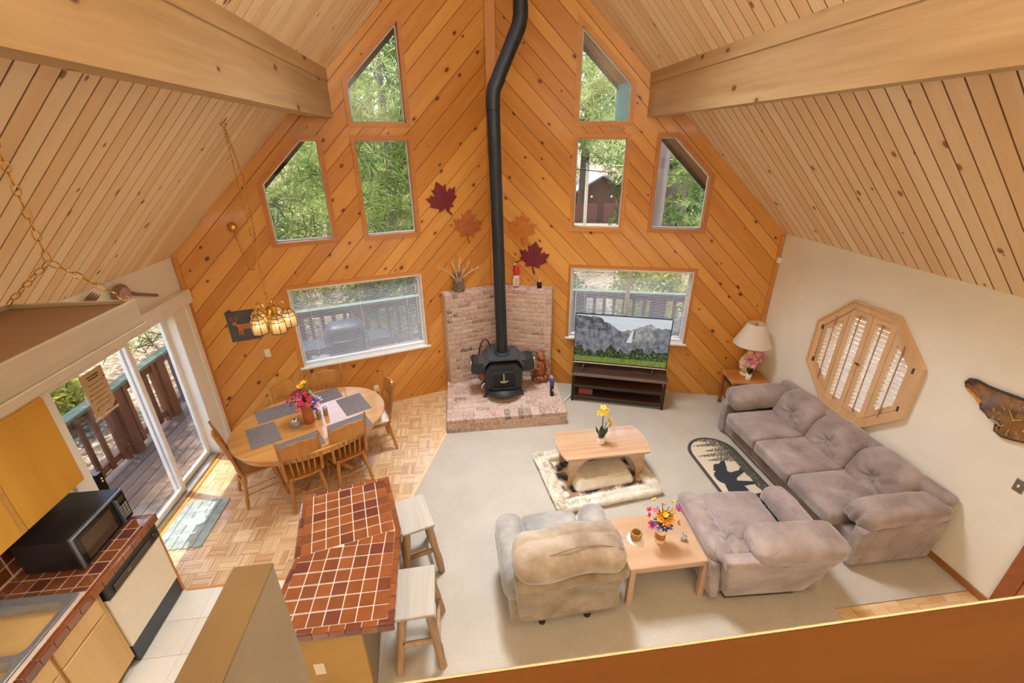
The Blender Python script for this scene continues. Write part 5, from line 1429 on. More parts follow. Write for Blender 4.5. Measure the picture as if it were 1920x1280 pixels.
# (rear feet / back centre, facing direction)
chairs = [((-1.905, 4.225), 117, 'oak chair on the near side of the oval table, closest to the mat'),
          ((-1.484, 4.47), 123, 'oak chair on the near side of the oval table, closest to the hearth'),
          ((-2.475, 4.38), 35, 'oak chair at the door end of the oval table'),
          ((-1.255, 5.07), 204, 'oak chair at the hearth end of the oval table'),
          ((-2.225, 5.085), -63, 'oak chair on the far side under the deer plaque'),
          ((-1.84, 5.29), -76, 'oak chair on the far side under the blind')]
first = None
for (x, y), deg, lab in chairs:
    rz = radians(deg-90)
    if first is None: first = make_chair(lab); first.location = (x, y, 0); first.rotation_euler = (0, 0, rz)
    else: copy_tree(first, (x, y, 0), rz, lab)
cu = part('seat_pad', MB().rbox((0, 0, .022), (.20, .19, .022), .02, 5), M['fur_white'], None, T(-1.245, 5.075, .453) @ RZ(radians(114)))
tag(cu, 'white cushion lying on the oak chair at the hearth end of the oval table', 'cushion')

vt = thing('terracotta_vase', 'tall terracotta vase of mixed bright flowers on the oval table', 'vase', (-1.885, 4.64, .75))
part('body', MB().lathe([(.050, 0), (.056, .01), (.060, .16), (.062, .225), (.064, .245), (.056, .245), (.052, .20), (0, .19)], 22), M['terracotta'], vt)
sp2 = []
cols = ['red', 'pink', 'magenta', 'orange', 'yellow', 'yellow', 'lilac', 'violet', 'lilac', 'blue', 'orange', 'blush']
for k in range(46):
    a = rv.uniform(0, 6.28); q = rv.uniform(.03, .17); x, y = cos(a)*q, sin(a)*q
    c = 'lilac' if x > .05 and y > -.05 else ('yellow' if abs(x) < .05 and y > .02 else rv.choice(('red', 'pink', 'magenta', 'orange', 'blue', 'red', 'blush')))
    sp2.append((x, y, .33+rv.uniform(-.03, .12)-q*.5, rv.uniform(.026, .046), c, rv.choice((5, 6)), (cos(a), sin(a), .9)))
sp2 += [(-.02, .02, .46, .04, 'yellow', 6, (0, -.3, 1)), (.02, .04, .50, .035, 'yellow', 6, (0, -.2, 1)), (-.06, -.09, .22, .036, 'pink', 5, (-.4, -1, .1)), (-.15, -.05, .27, .035, 'pink', 5, (-1, -.6, .2))]
bouquet(vt, .26, sp2, 30, .15, .20)
sj = thing('sugar_jar', 'round glass sugar jar with a silver lid on the oval table', 'jar', (-2.015, 4.575, .75))
part('jar', MB().lathe([(.045, 0), (.056, .02), (.054, .06), (.04, .075)], 20), M['crystal'], sj); part('sugar', MB().lathe([(.042, .006), (.050, .02), (.05, .05), (0, .052)], 16), M['white'], sj)
part('lid', MB().lathe([(.041, .075), (.043, .086), (.02, .10), (0, .10)], 18), M['chrome'], sj); part('handle', MB().tube([(.02*cos(a*pi/6), 0, .10+.028*sin(a*pi/6)) for a in range(7)], .004, 6), M['chrome'], sj)
for (x, y), lab in (((-1.785, 4.70), 'pepper shaker with steel lid nearest the terracotta vase'), ((-1.725, 4.765), 'pepper shaker with steel lid further from the terracotta vase')):
    t = thing('spice_shaker', lab, 'shaker', (x, y, .75), .5, 'shakers on the dining table')
    part('glass_body', MB().lathe([(.024, 0), (.028, .008), (.027, .075), (.024, .085)], 8, sm=False), plain('spice', srgb(150, 126, 80), .3, 0, .3, 60), t)
    part('lid', MB().lathe([(.027, .083), (.028, .105), (.022, .115), (0, .117)], 14), M['steel'], t)

# ---------------------------------------------------------------- chandelier on a swag chain
def chain(mb, pts, link_l=.034, r=.0026, wid=.010):
    P = [Vector(p) for p in pts]; seg = [(P[i+1]-P[i]).length for i in range(len(P)-1)]; tot = sum(seg); n = int(tot/(link_l*.8))
    def at(d):
        for i, s_ in enumerate(seg):
            if d <= s_ or i == len(seg)-1: return P[i].lerp(P[i+1], min(1, d/s_)), (P[i+1]-P[i]).normalized()
            d -= s_
    for k in range(n):
        c, d = at((k+.5)*tot/n); u = d.orthogonal().normalized(); u = Matrix.Rotation(k*pi/2, 3, d) @ u
        mb.tube([c+d*(link_l/2*cos(t))+u*(wid*sin(t)) for t in [2*pi*j/8 for j in range(8)]], r, 4, closed=True)
    return mb
HK = Vector((-2.0, 4.60, zroof(-2.0)-.01)); CZ = 2.20
ch = thing('chandelier', 'brass chandelier with five lit amber lantern shades over the dining table', 'chandelier', (HK.x, HK.y, CZ))
loc = lambda p: Vector(p)-Vector((HK.x, HK.y, CZ))
part('hanging_chain', chain(MB(), [loc(HK), (0, 0, .03)]), M['brass'], ch, kind='stuff')
bp_ = Vector((-2.68, yw(-2.68)-.03, 2.87)); sw = [loc(HK)]
for q in ((-2.09, 4.95, 3.48), (-2.25, 5.27, 2.85), (-2.33, 5.35, 2.6), (-2.42, 5.42, 2.42), (-2.49, 5.46, 2.42), (-2.60, 5.60, 2.70)): sw.append(loc(q))
sw.append(loc(bp_)); part('swag_chain', chain(MB(), sw), M['brass'], ch, kind='stuff')
part('ceiling_hook', MB().lathe([(.03, 0), (.025, -.015), (.008, -.03)], 12, loc(HK)), M['brass'], ch)
nrm = Vector((SA, -CA, 0))
part('wall_canopy', MB().ball(loc(bp_)+nrm*.0, .055, 16, 10, (1, .7, 1)), M['brass'], ch, label='round brass wall canopy')
part('hub', MB().lathe([(.0, .03), (.03, .02), (.045, 0), (.055, -.05), (.05, -.13), (.06, -.15), (.03, -.19), (.012, -.25), (.02, -.27), (0, -.29)], 14, flute=lambda k, i: 1+.06*(k % 2)), M['brass'], ch)
amber = Nt('amber_glass'); am = amber.n('BsdfTranslucent', Color=srgb(255, 232, 184)); at_ = amber.n('BsdfTransparent', Color=srgb(255, 236, 196)); ag = amber.n('BsdfGlossy', Roughness=.15)
m1 = amber.n('MixShader', Fac=.35); amber.t.links.new(am.outputs[0], m1.inputs[1]); amber.t.links.new(at_.outputs[0], m1.inputs[2])
m2 = amber.n('MixShader', Fac=.06); amber.t.links.new(m1.outputs[0], m2.inputs[1]); amber.t.links.new(ag.outputs[0], m2.inputs[2]); amber.t.links.new(m2.outputs[0], amber.out.inputs[0])
bulb = emit('bulb', srgb(255, 226, 176), 10); came = plain('came', srgb(96, 66, 30), .45, .5)
shade0 = None
for k in range(5):
    a = .35+k*2*pi/5; d = Vector((cos(a), sin(a), 0)); c = d*.155
    part('arm', MB().tube([d*.045+Vector((0, 0, -.02)), d*.08+Vector((0, 0, .05)), d*.125+Vector((0, 0, .065)), d*.155+Vector((0, 0, .03)), c+Vector((0, 0, -.02))], .0075, 7), M['brass'], ch)
    rs = [(.028, -.02), (.062, -.055), (.076, -.095), (.080, -.215)]
    pane = MB()
    for i in range(3):
        for j in range(6):
            p4 = []
            for (ii, jj) in ((i, j), (i, j+1), (i+1, j+1), (i+1, j)):
                t_ = jj*pi/3; p4.append(c+Vector((rs[ii][0]*cos(t_), rs[ii][0]*sin(t_), rs[ii][1])))
            pane.add(p4, [(0, 1, 2, 3)])
    sh = part('lantern_shade', pane, amber.m, ch)
    cm = MB()
    for j in range(6):
        t_ = j*pi/3; cm.tube([c+Vector((r_*cos(t_), r_*sin(t_), z)) for r_, z in rs], .004, 4)
    for r_, z in rs[1:]: cm.tube([c+Vector((r_*cos(j*pi/3), r_*sin(j*pi/3), z)) for j in range(6)], .0045, 4, closed=True, sm=False)
    part('shade_frame', cm, came, sh)
    part('bulb', MB().ball(c+Vector((0, 0, -.125)), .024, 10, 8, (1, 1, 1.3)), bulb, sh)
    part('socket', MB().lathe([(.03, -.01), (.03, -.03), (.014, -.09)], 10, c), M['brass'], ch)

# ---------------------------------------------------------------- things on the left gable wall
def on_wall(F, u, z, w_=0.016): return F @ T(u, z, w_)
pl_ = thing('deer_plaque', 'dark slate plaque with an etched copper stag on the pine wall', 'plaque')
Fp = on_wall(FL, uu(-2.85), 1.625)
part('slate', MB().box(-.165, -.205, 0, .165, .205, .014, c=.003), M['slate'], pl_, Fp)
stag = [(-.10, .02), (-.115, .045), (-.095, .06), (-.075, .065), (-.055, .03), (.0, .025), (.06, .03), (.10, .02), (.115, -.01), (.105, -.02), (.10, -.12), (.085, -.12), (.08, -.045), (.05, -.04), (-.01, -.05), (-.02, -.125), (-.035, -.125), (-.04, -.05), (-.055, -.12), (-.068, -.12), (-.06, -.02), (-.075, .02)]
part('stag', MB().prism(stag, .014, .017), M['copper'], pl_, Fp)
an = MB()
for s in (-1, 1):
    an.tube([(-.085, .06, .016), (-.085+s*.03, .095, .016), (-.085+s*.045, .14, .016)], .0035, 5)
    for q in (.085, .11, .13): an.tube([(-.085+s*.03, q, .016), (-.085+s*.01, q+.025, .016)], .0028, 4)
part('antlers', an, M['copper'], pl_, Fp)
def outlet(name, F, u, z, lab, cat='outlet', sw=False, mat=None):
    t = thing(name, lab, cat); m4 = F @ T(u, z, .0)
    part('plate', MB().box(-.036, -.058, 0, .036, .058, .006, c=.003), mat or M['almond'], t, m4)
    if sw: part('toggle', MB().box(-.006, -.012, .006, .006, .012, .018, c=.002), M['white'], t, m4)
    else:
        for q in (-.024, .024): part('socket', MB().box(-.015, q-.013, .006, .015, q+.013, .009, c=.003), M['almond'], t, m4)
    return t
outlet('wall_switch', FL @ T(0, 0, .015), uu(-2.665), 1.185, 'almond switch plate on the pine wall left of the dining window', 'switch', True)
oo = outlet('wall_outlet', FL @ T(0, 0, .015), uu(-1.40), .30, 'white outlet low on the pine wall behind the hearth end chair', 'outlet', mat=M['white'])
part('cord', MB().tube([(0, -.02, .02), (.02, -.10, .03), (-.01, -.2, .03), (.0, -.28, .04)], .004, 5), M['black'], oo, FL @ T(uu(-1.40), .30, .015))
outlet('wall_switch', FRW, -2.255, 1.165, 'brushed metal switch plate on the cream wall at the right', 'switch', True, plain('switch_metal', srgb(140, 130, 116), .4, .5))
sn = thing('wall_sensor', 'small white sensor box high in the corner of the cream wall', 'sensor')
part('box', MB().box(XR-.05, 5.50, 2.205, XR, 5.555, 2.285, c=.006), M['white'], sn); part('lens', MB().ball((XR-.05, 5.53, 2.245), .012, 8, 6), M['almond'], sn)

# ---------------------------------------------------------------- octagonal shutters (window in the right wall)
ow = struct('window_9', 'octagonal window with pale wooden louvered shutters above the sofa')
FO = FRW @ T(-OY, OZ, 0)
O_ = octa(.665)
part('casing', ring(MB(), O_, -.085, 0, -.0, .045), M['shutter'], ow, FO)
part('casing_lip', ring(MB(), O_, -.012, .012, .02, .058), M['shutter'], ow, FO)
part('pane', MB().prism(octa(.57), -.10, -.095), M['glass'], ow, FO)
part('jamb', ring(MB(), octa(.565), -.012, 0, -.14, .0), M['shutter'], ow, FO)
Oi = octa(.575)
px_ = [-.575, -.285, 0, .285, .575]
for i in range(4):
    a, b_ = px_[i]+.003, px_[i+1]-.003
    pan = clip(clip(Oi, 1, 0, b_), -1, 0, -a)
    inner = offset(pan, -.060 if i in (1, 2) else -.052)
    sh_ = part('shutter_panel', ring(MB(), pan, -.060 if i in (1, 2) else -.052, 0, .004, .034), M['shutter'], ow, FO)
    ys = [p[1] for p in inner]; lo, hi = min(ys), max(ys); z = lo+.02; lp = .052
    while z < hi-.01:
        seg = clip(clip(inner, 0, 1, z+.004), 0, -1, -(z-.004))
        if len(seg) > 2:
            x0 = min(p[0] for p in seg); x1 = max(p[0] for p in seg)
            if x1-x0 > .03:
                part('louver', MB().box(x0, -.029, -.004, x1, .029, .004, c=.003), M['louver'] if 'louver' in M else M.setdefault('louver', wood('louver', srgb(240, 222, 196), srgb(222, 198, 164), 0, None, .4, .1, .8, .1)), sh_, T(0, z, .018) @ RX(radians(-74)))
        z += lp
    xm = (min(p[0] for p in inner)+max(p[0] for p in inner))/2
    part('tilt_rod', MB().box(xm-.006, lo-.03, .042, xm+.006, hi+.02, .052, c=.002), plain('rod_brown', srgb(170, 124, 84), .5), sh_)
for s in (-1, 1):
    for z in (-.22, .22): part('hinge', MB().box(s*.588-.012, z-.03, .034, s*.588+.012, z+.03, .048, c=.002), plain('hinge', srgb(96, 70, 46), .5, .3), ow, FO)
part('latch', MB().box(-.03, -.012, .034, .03, .012, .044, c=.003), M['brass'], ow, FO)

# ---------------------------------------------------------------- burl wall clock
bc = thing('burl_clock', 'glossy live edge burl wood clock hanging on the cream wall', 'clock')
FB = FRW @ T(-2.55, 1.70, .004)
out = [(-.335, .085), (-.32, .12), (-.27, .135), (-.18, .125), (-.10, .13), (0, .14), (.12, .15), (.25, .12), (.33, .06), (.34, -.02), (.28, -.10), (.20, -.16), (.12, -.19), (.06, -.205), (.0, -.19), (-.012, -.15), (.03, -.16), (.028, -.12), (0, -.09), (-.05, -.095), (-.075, -.11), (-.10, -.085), (-.15, -.07), (-.17, -.03), (-.165, -.0), (-.21, .02), (-.27, .045), (-.315, .05)]
bk = Nt('burl'); v_, _ = bk.coords(False); nn_ = bk.noise(v_, 9, 6, .7)
part('slab', MB().prism(out, 0, .035), bk.done(bk.ramp(nn_, [(.32, srgb(30, 22, 18)), (.46, srgb(96, 66, 36)), (.6, srgb(140, 96, 44)), (.75, srgb(90, 82, 76))]), .12, Coat_Weight=.8), bc, FB)
part('live_edge', MB().tube([(x, y, .02) for x, y in out], .016, 7, closed=True), plain('bark_edge', srgb(56, 44, 38), .6, 0, .3, 40, .8), bc, FB)
part('sapwood', MB().prism([(-.315, .048), (-.27, .043), (-.21, .018), (-.165, -.004), (-.17, -.03), (-.19, -.035), (-.225, -.0), (-.30, .025)], .006, .037), plain('sapwood', srgb(206, 138, 48), .3, 0, .15, 20), bc, FB)
gold = plain('gold', srgb(220, 190, 130), .35, .8)
cx0, cy0 = .085, -.03; nums = []
for hnum in range(12):
    a = pi/2-hnum*pi/6; x, y = cx0+.105*cos(a), cy0+.105*sin(a)
    part('hour_mark', MB().box(-.016, -.004, 0, .016, .004, .003), gold, bc, FB @ T(x, y, .036) @ RZ(a))
    tx = bpy.data.curves.new('numeral', 'FONT'); tx.body = str(12 if hnum == 0 else hnum); tx.size = .05; tx.align_x = 'CENTER'; tx.align_y = 'CENTER'; tx.extrude = .001
    tx.materials.append(gold); tx.resolution_u = 2
    nums.append((tx, FB @ T(cx0+.148*cos(a), cy0+.135*sin(a), .038)))
tmp = [bpy.data.objects.new('n', c) for c, _ in nums]
for o in tmp: COL.objects.link(o)
dg = bpy.context.evaluated_depsgraph_get()
for o, (c, m4) in zip(tmp, nums): link('numeral', bpy.data.meshes.new_from_object(o.evaluated_get(dg)), bc, m4)
for o in tmp: bpy.data.objects.remove(o)
part('hand', MB().box(-.01, -.004, 0, .085, .004, .003), gold, bc, FB @ T(cx0, cy0, .040) @ RZ(2.3)); part('hand', MB().box(-.01, -.005, 0, .06, .005, .003), gold, bc, FB @ T(cx0, cy0, .044) @ RZ(.6))

# right door frame at the frame edge
d2 = struct('door_2', 'dark wooden door casing at the right edge')
part('casing', MB().box(XR-.03, 1.93, 0, XR+.001, 2.04, 2.05, c=.005), plain('door_brown', srgb(150, 88, 52), .4), d2)
part('leaf', MB().box(XR-.012, 1.05, 0, XR+.001, 1.93, 2.03, c=.004), plain('door_leaf', srgb(176, 112, 76), .5), d2)

# ---------------------------------------------------------------- spoon and fork wall decor
wsp = thing('wooden_spoon', 'oversized carved wooden spoon on the cream wall above the sliding door', 'wall decoration')
FS = FLW @ T(0, 0, .03); sdk = wood('spoon', srgb(150, 112, 100), srgb(104, 72, 62), 0, None, .4, .3)
part('bowl', MB().ball((4.54, 2.45, .02), .115, 18, 12, (1.0, .82, .36)), sdk, wsp, FS)
part('bowl_hollow', MB().ball((4.545, 2.445, .052), .08, 14, 10, (1, .8, .2)), plain('spoon_light', srgb(176, 146, 138), .3), wsp, FS)
part('handle', MB().tube([(4.63, 2.43, .015), (4.75, 2.375, .012), (5.03, 2.275, .012)], [.024, .018, .016], 9), sdk, wsp, FS)
wfk = thing('wooden_fork', 'oversized carved wooden fork on the cream wall beside the upper cabinet', 'wall decoration')
part('head', MB().prism([(3.93, 2.33), (4.05, 2.36), (4.11, 2.42), (4.09, 2.47), (4.02, 2.46), (3.92, 2.40)], 0, .02), sdk, wfk, FS)
for k in range(4):
    o0 = Vector((4.10-.022*k, 2.415+.016*k, .01)); part('tine', MB().tube([o0, o0+Vector((.12, .075, .004)), o0+Vector((.2, .10, .002))], [.010, .009, .004], 6), sdk, wfk, FS)
part('handle', MB().tube([(3.94, 2.36, .012), (3.80, 2.32, .012), (3.55, 2.26, .012)], [.02, .016, .016], 8), sdk, wfk, FS)
# ---------------------------------------------------------------- tiled peninsula
def tiled(parent, F, poly, org, ang, pitch, mat, h=.005, gap=.008, name='tile'):
    """square tiles cut to a convex polygon; each tile its own object"""
    P = rot2([(x-org[0], y-org[1]) for x, y in poly], -ang)
    x0, x1 = min(p[0] for p in P), max(p[0] for p in P); y0, y1 = min(p[1] for p in P), max(p[1] for p in P)
    full = None; F2 = F @ T(org[0], org[1], 0) @ RZ(ang)
    i0, i1 = math.floor(x0/pitch), math.ceil(x1/pitch); j0, j1 = math.floor(y0/pitch), math.ceil(y1/pitch)
    for i in range(i0, i1):
        for j in range(j0, j1):
            a, b_ = i*pitch+gap/2, j*pitch+gap/2; s_ = pitch-gap
            q = clip_to([(a, b_), (a+s_, b_), (a+s_, b_+s_), (a, b_+s_)], P)
            if len(q) < 3 or parea(q) < s_*s_*.06: continue
            cx, cy_ = a+s_/2, b_+s_/2
            if parea(q) > s_*s_*.995:
                if full is None: full = MB().box(-s_/2, -s_/2, 0, s_/2, s_/2, h, c=.0028).mesh(name, mat)
                link(name, full, parent, F2 @ T(cx, cy_, 0))
            else: part(name, MB().prism([(x-cx, y-cy_) for x, y in q], 0, h), mat, parent, F2 @ T(cx, cy_, 0))
def nosing(parent, A, B, z, mat, pitch=.105, inward=1):
    """rounded edge tiles along A-B, outside on the right of the direction"""
    A, B = Vector(A), Vector(B); d = B-A; L = d.length; d.normalize(); n = max(1, round(L/pitch)); w_ = L/n
    ang = atan2(d.y, d.x); mb = MB(); prof = [(-.002, -.052), (-.002, .0), (.004, .009), (.014, .013), (.042, .010), (.042, -.0)]
    vs = [(x, p[0], p[1]) for x in (-w_/2+.003, w_/2-.003) for p in prof]; m = len(prof)
    mb.add(vs, [(i, i+1, m+i+1, m+i) for i in range(m-1)]+[tuple(range(m)), tuple(reversed(range(m, 2*m)))], False)
    me = mb.mesh('edge_tile', mat)
    for i in range(n): link('edge_tile', me, parent, T(A.x+d.x*(i+.5)*w_, A.y+d.y*(i+.5)*w_, z) @ RZ(ang))
ZC = .915
pen = thing('peninsula', 'kitchen peninsula with a bent rust tiled counter and mustard end panel', 'counter')
Pn = [(-1.385, 1.925), (-.562, 1.925), (-.602, 2.72), (-1.37, 2.53)]
Pf = [(-1.37, 2.53), (-.602, 2.72), (-.782, 3.355), (-1.51, 3.205)]
part('counter_core', MB().prism([(-1.375, 1.935), (-.572, 1.935), (-.612, 2.72), (-.79, 3.345), (-1.50, 3.195), (-1.36, 2.53)], .862, ZC-.001), M['grout'], pen)
FZ = T(0, 0, ZC-.001)
ins = lambda poly, d: offset(poly, -d)
tiled(pen, FZ, [(-1.340, 1.97), (-.606, 1.97), (-.646, 2.706), (-1.328, 2.538)], (-.606, 1.97), 0, .104, M['tile'])
tiled(pen, FZ, [(-1.328, 2.541), (-.646, 2.709), (-.812, 3.305), (-1.458, 3.172)], (-.646, 2.709), radians(13.8), .104, M['tile'])
for A, B in (((-1.385, 1.925), (-.562, 1.925)), ((-.562, 1.925), (-.602, 2.72)), ((-.602, 2.72), (-.782, 3.355)), ((-.782, 3.355), (-1.51, 3.205)), ((-1.51, 3.205), (-1.37, 2.53)), ((-1.37, 2.53), (-1.385, 1.925))):
    nosing(pen, A, B, ZC-.006, M['tile'])
part('cabinet_body', MB().prism([(-1.34, 2.02), (-.80, 2.02), (-.86, 2.68), (-.98, 3.20), (-1.46, 3.12), (-1.33, 2.52)], .0, .862), M['partition_tan'], pen)
part('end_panel', MB().box(-1.36, 1.995, 0, -.80, 2.018, .862, c=.004), M['mustard'], pen)
FE = frame((0, 1.995, 0), (1, 0, 0), (0, 0, 1), (0, -1, 0))
outlet('wall_outlet', FE, -1.125, .445, 'almond outlet on the mustard end panel of the peninsula', 'outlet')

# bar stools
def stool(x, y, rz, lab):
    t = thing('bar_stool', lab, 'stool', (x, y, 0), rz, 'log bar stools')
    part('seat', MB().box(-.148, -.215, .58, .148, .215, .61, c=.006), M['stool_top'], t)
    rs_ = random.Random(int(x*100)); L_ = {}
    for sx in (-1, 1):
        for sy in (-1, 1):
            a, b_ = Vector((sx*.10, sy*.15, .582)), Vector((sx*.165, sy*.225, 0)); L_[(sx, sy)] = (a, b_)
            part('leg', MB().tube([a.lerp(b_, k/6)+Vector((rs_.uniform(-.004, .004), rs_.uniform(-.004, .004), 0))*(0 < k < 6) for k in range(7)], [.033+rs_.uniform(-.003, .004) for k in range(7)], 9), M['log'], t)
    at = lambda k, z: L_[k][1].lerp(L_[k][0], z/.582)
    for sy in (-1, 1): part('rung', MB().tube([at((-1, sy), .28), at((1, sy), .28)], .021, 8), M['log'], t)
    for sx in (-1, 1): part('rung', MB().tube([at((sx, -1), .19), at((sx, 1), .19)], .018, 8), M['log'], t)
    return t
stool(-.486, 2.378, radians(2), 'log legged bar stool at the near straight part of the tiled peninsula')
stool(-.565, 3.175, radians(17), 'log legged bar stool at the far bent part of the tiled peninsula')

# ---------------------------------------------------------------- kitchen run along the left wall
kc = thing('base_cabinet', 'pale wooden sink cabinet under the rust tiled counter', 'cabinet')
CXF = -2.72
part('carcass', MB().box(XL+.001, .9, .10, CXF-.02, 2.485, .855), M['cabinet_pale'], kc)
part('toe_kick', MB().box(XL+.001, .9, 0, CXF-.07, 2.485, .10), M['dark_wood'], kc)
part('face_frame', MB().box(CXF-.02, .9, .10, CXF, 2.485, .855), M['cabinet_pale'], kc)
for (y0, y1) in ((2.065, 2.44), (1.66, 2.04), (1.24, 1.63)):
    part('drawer_front', MB().box(CXF, y0, .68, CXF+.018, y1, .83, c=.004), M['cabinet_pale'], kc)
    d_ = part('door', MB().box(CXF, y0, .12, CXF+.018, y1, .665, c=.004), M['cabinet_pale'], kc)
part('end_panel', MB().box(XL+.001, 3.115, 0, CXF, 3.145, .86, c=.003), M['trim_pine_y'], kc)
dw = thing('dishwasher', 'almond dishwasher with black control panel and black base panel', 'dishwasher')
part('tub', MB().box(XL+.05, 2.495, .05, CXF-.02, 3.11, .855), M['black'], dw)
part('door_panel', MB().box(CXF-.02, 2.495, .20, CXF+.015, 3.105, .72, c=.004), M['almond'], dw)
cp = part('control_panel', MB().box(CXF-.02, 2.495, .72, CXF+.035, 3.105, .85, c=.008), M['black'], dw)
part('handle_recess', MB().box(CXF+.033, 2.56, .742, CXF+.045, 2.98, .80, c=.004), plain('panel_olive', srgb(66, 58, 46), .35), cp)
part('dial', MB().lathe([(.022, 0), (.018, .018), (0, .018)], 16), M['black_gloss'], cp, T(CXF+.035, 3.045, .785) @ RY(pi/2))
part('badge', MB().box(CXF+.045, 2.70, .775, CXF+.047, 2.735, .78), M['chrome'], cp)
part('base_panel', MB().box(CXF-.02, 2.495, .02, CXF+.008, 3.105, .195, c=.004), plain('base_slate', srgb(56, 62, 68), .4, .2), dw)

kt = thing('tiled_counter', 'rust tiled kitchen counter with raised tile edge along the left wall', 'counter')
part('counter_core', MB().box(XL+.001, 2.40, .86, -2.69, 3.15, ZC-.001).box(XL+.001, .9, .86, -3.29, 2.40, ZC-.001).box(-2.775, .9, .86, -2.69, 2.40, ZC-.001), M['grout'], kt)
tiled(kt, FZ, [(XL+.012, 2.445), (-2.735, 2.445), (-2.735, 3.105), (XL+.012, 3.105)], (-2.735, 3.105), 0, .104, M['tile'])
nosing(kt, (-2.685, .92), (-2.685, 3.15), ZC-.006, M['tile'])
nosing(kt, (-2.685, 3.15), (XL+.012, 3.15), ZC-.006, M['tile'])
FBS = frame((XL, 0, 0), (0, 1, 0), (0, 0, 1), (1, 0, 0))
tiled(kt, FBS, [(1.6, ZC+.012), (3.15, ZC+.012), (3.15, ZC+.22), (1.6, ZC+.22)], (3.15, ZC+.012), 0, .104, M['tile'], name='backsplash_tile')
part('backsplash_bed', MB().box(XL, .9, ZC, XL+.003, 3.15, ZC+.235), M['grout'], kt)
# sink with two bowls
sk_ = thing('kitchen_sink', 'double bowl stainless steel sink set into the tiled counter', 'sink')
def sink_bowl(y0, y1, x0=-3.26, x1=-2.80, dp=.17, nm='bowl'):
    mb = MB(); lev = [(0, 0, .0, .05), (.004, .004, -.012, .05), (.012, .012, -.10, .055), (.03, .03, -.15, .06), (.07, .07, -dp, .05)]
    rings_ = []
    for (ix, iy, z, r) in lev:
        q = []; a, b_, c, d = x0+ix, x1-ix, y0+iy, y1-iy
        for (cx, cy_, t0) in ((b_-r, d-r, 0), (a+r, d-r, 90), (a+r, c+r, 180), (b_-r, c+r, 270)):
            for k in range(5): t_ = radians(t0+k*22.5); q.append((cx+r*cos(t_), cy_+r*sin(t_), ZC+.014+z))
        rings_.append(q)
    n_ = len(rings_[0]); vs = [p for q in rings_ for p in q]
    mb.add(vs, [(i*n_+k, (i+1)*n_+k, (i+1)*n_+(k+1) % n_, i*n_+(k+1) % n_) for i in range(len(lev)-1) for k in range(n_)]+[tuple((len(lev)-1)*n_+k for k in range(n_))], True)
    o = part(nm, mb, M['steel'], sk_)
    cx, cy_ = (x0+x1)/2+.06, (y0+y1)/2-.03
    dr_ = part('drain', MB().lathe([(.056, .002), (.05, .004), (.04, .001), (.036, -.02), (0, -.02)], 22, (cx, cy_, ZC+.014-dp)), M['chrome'], o)
    part('strainer', MB().lathe([(.036, -.006), (.012, -.008), (.008, .012), (0, .012)], 16, (cx, cy_, ZC+.014-dp)), M['dark_metal'], dr_)
    return [(p[0], p[1]) for p in rings_[0]]
b1 = sink_bowl(2.02, 2.37); b2 = sink_bowl(1.60, 1.98)
rim = MB(); ps = [[(-3.295, 1.55), (-2.765, 1.55), (-2.765, 2.425), (-3.295, 2.425)]]
for h in (b1, b2): ps = cut(ps, h)
for p in ps: rim.prism(p, ZC+.008, ZC+.016)
part('rim', rim, M['steel'], sk_)
part('rim_bead', MB().tube([(x, y, ZC+.015) for x, y in [(-3.295, 1.55), (-2.785, 1.55), (-2.765, 1.57), (-2.765, 2.405), (-2.785, 2.425), (-3.295, 2.425)]], .006, 6), M['steel'], sk_)

mwv = thing('microwave', 'black countertop microwave with silver trimmed door', 'microwave', (-2.845, 2.615, ZC+.012))
part('case', MB().box(-.40, 0, .012, -.02, .53, .295, c=.006), M['black'], mwv)
part('front_frame', MB().box(-.02, 0, .012, .0, .53, .295, c=.004), plain('mw_silver', srgb(128, 134, 140), .3, .7), mwv)
dd_ = part('door', MB().box(0, .02, .03, .010, .40, .28, c=.005), M['black_gloss'], mwv)
part('door_window', MB().box(.010, .05, .06, .0115, .345, .25), plain('mw_window', srgb(70, 54, 42), .15), dd_)
cpn = part('control_panel', MB().box(0, .41, .03, .010, .515, .28, c=.003), M['black_gloss'], mwv)
kp = MB()
for i in range(5):
    for j in range(3): kp.box(.010, .425+j*.028, .06+i*.026, .0115, .447+j*.028, .078+i*.026)
part('keypad', kp, plain('keypad', srgb(150, 146, 138), .5), cpn, kind='stuff')
part('display', MB().box(.010, .425, .215, .0115, .50, .26), plain('mw_display', srgb(52, 60, 44), .2), cpn)
part('door_handle', MB().box(.0, .395, .04, .035, .415, .27, c=.005), plain('mw_handle', srgb(110, 116, 122), .3, .7), dd_)
vt_ = MB()
for k in range(4): vt_.box(-.30+k*.04, -.0015, .05, -.275+k*.04, .001, .065)
part('side_vents', vt_, M['dark_metal'], mwv, kind='stuff')
for x in (-.36, -.05):
    for y in (.04, .49): part('foot', MB().lathe([(.014, 0), (.014, .014)], 8, (x, y, 0)), M['black'], mwv)
uc = thing('upper_cabinet', 'honey coloured wooden wall cabinet over the microwave', 'cabinet')
part('carcass', MB().box(XL+.001, .9, 1.37, -3.05, 3.11, 2.13, c=.003), M['cabinet'], uc)
for (y0, y1) in ((2.60, 3.105), (2.05, 2.555), (1.5, 2.0)):
    part('door', MB().box(-3.05, y0, 1.375, -3.03, y1, 2.125, c=.004), M['cabinet'], uc)
part('face_strip', MB().box(-3.05, 2.555, 1.37, -3.04, 2.60, 2.13), plain('strip_tan', srgb(188, 140, 66), .5), uc)

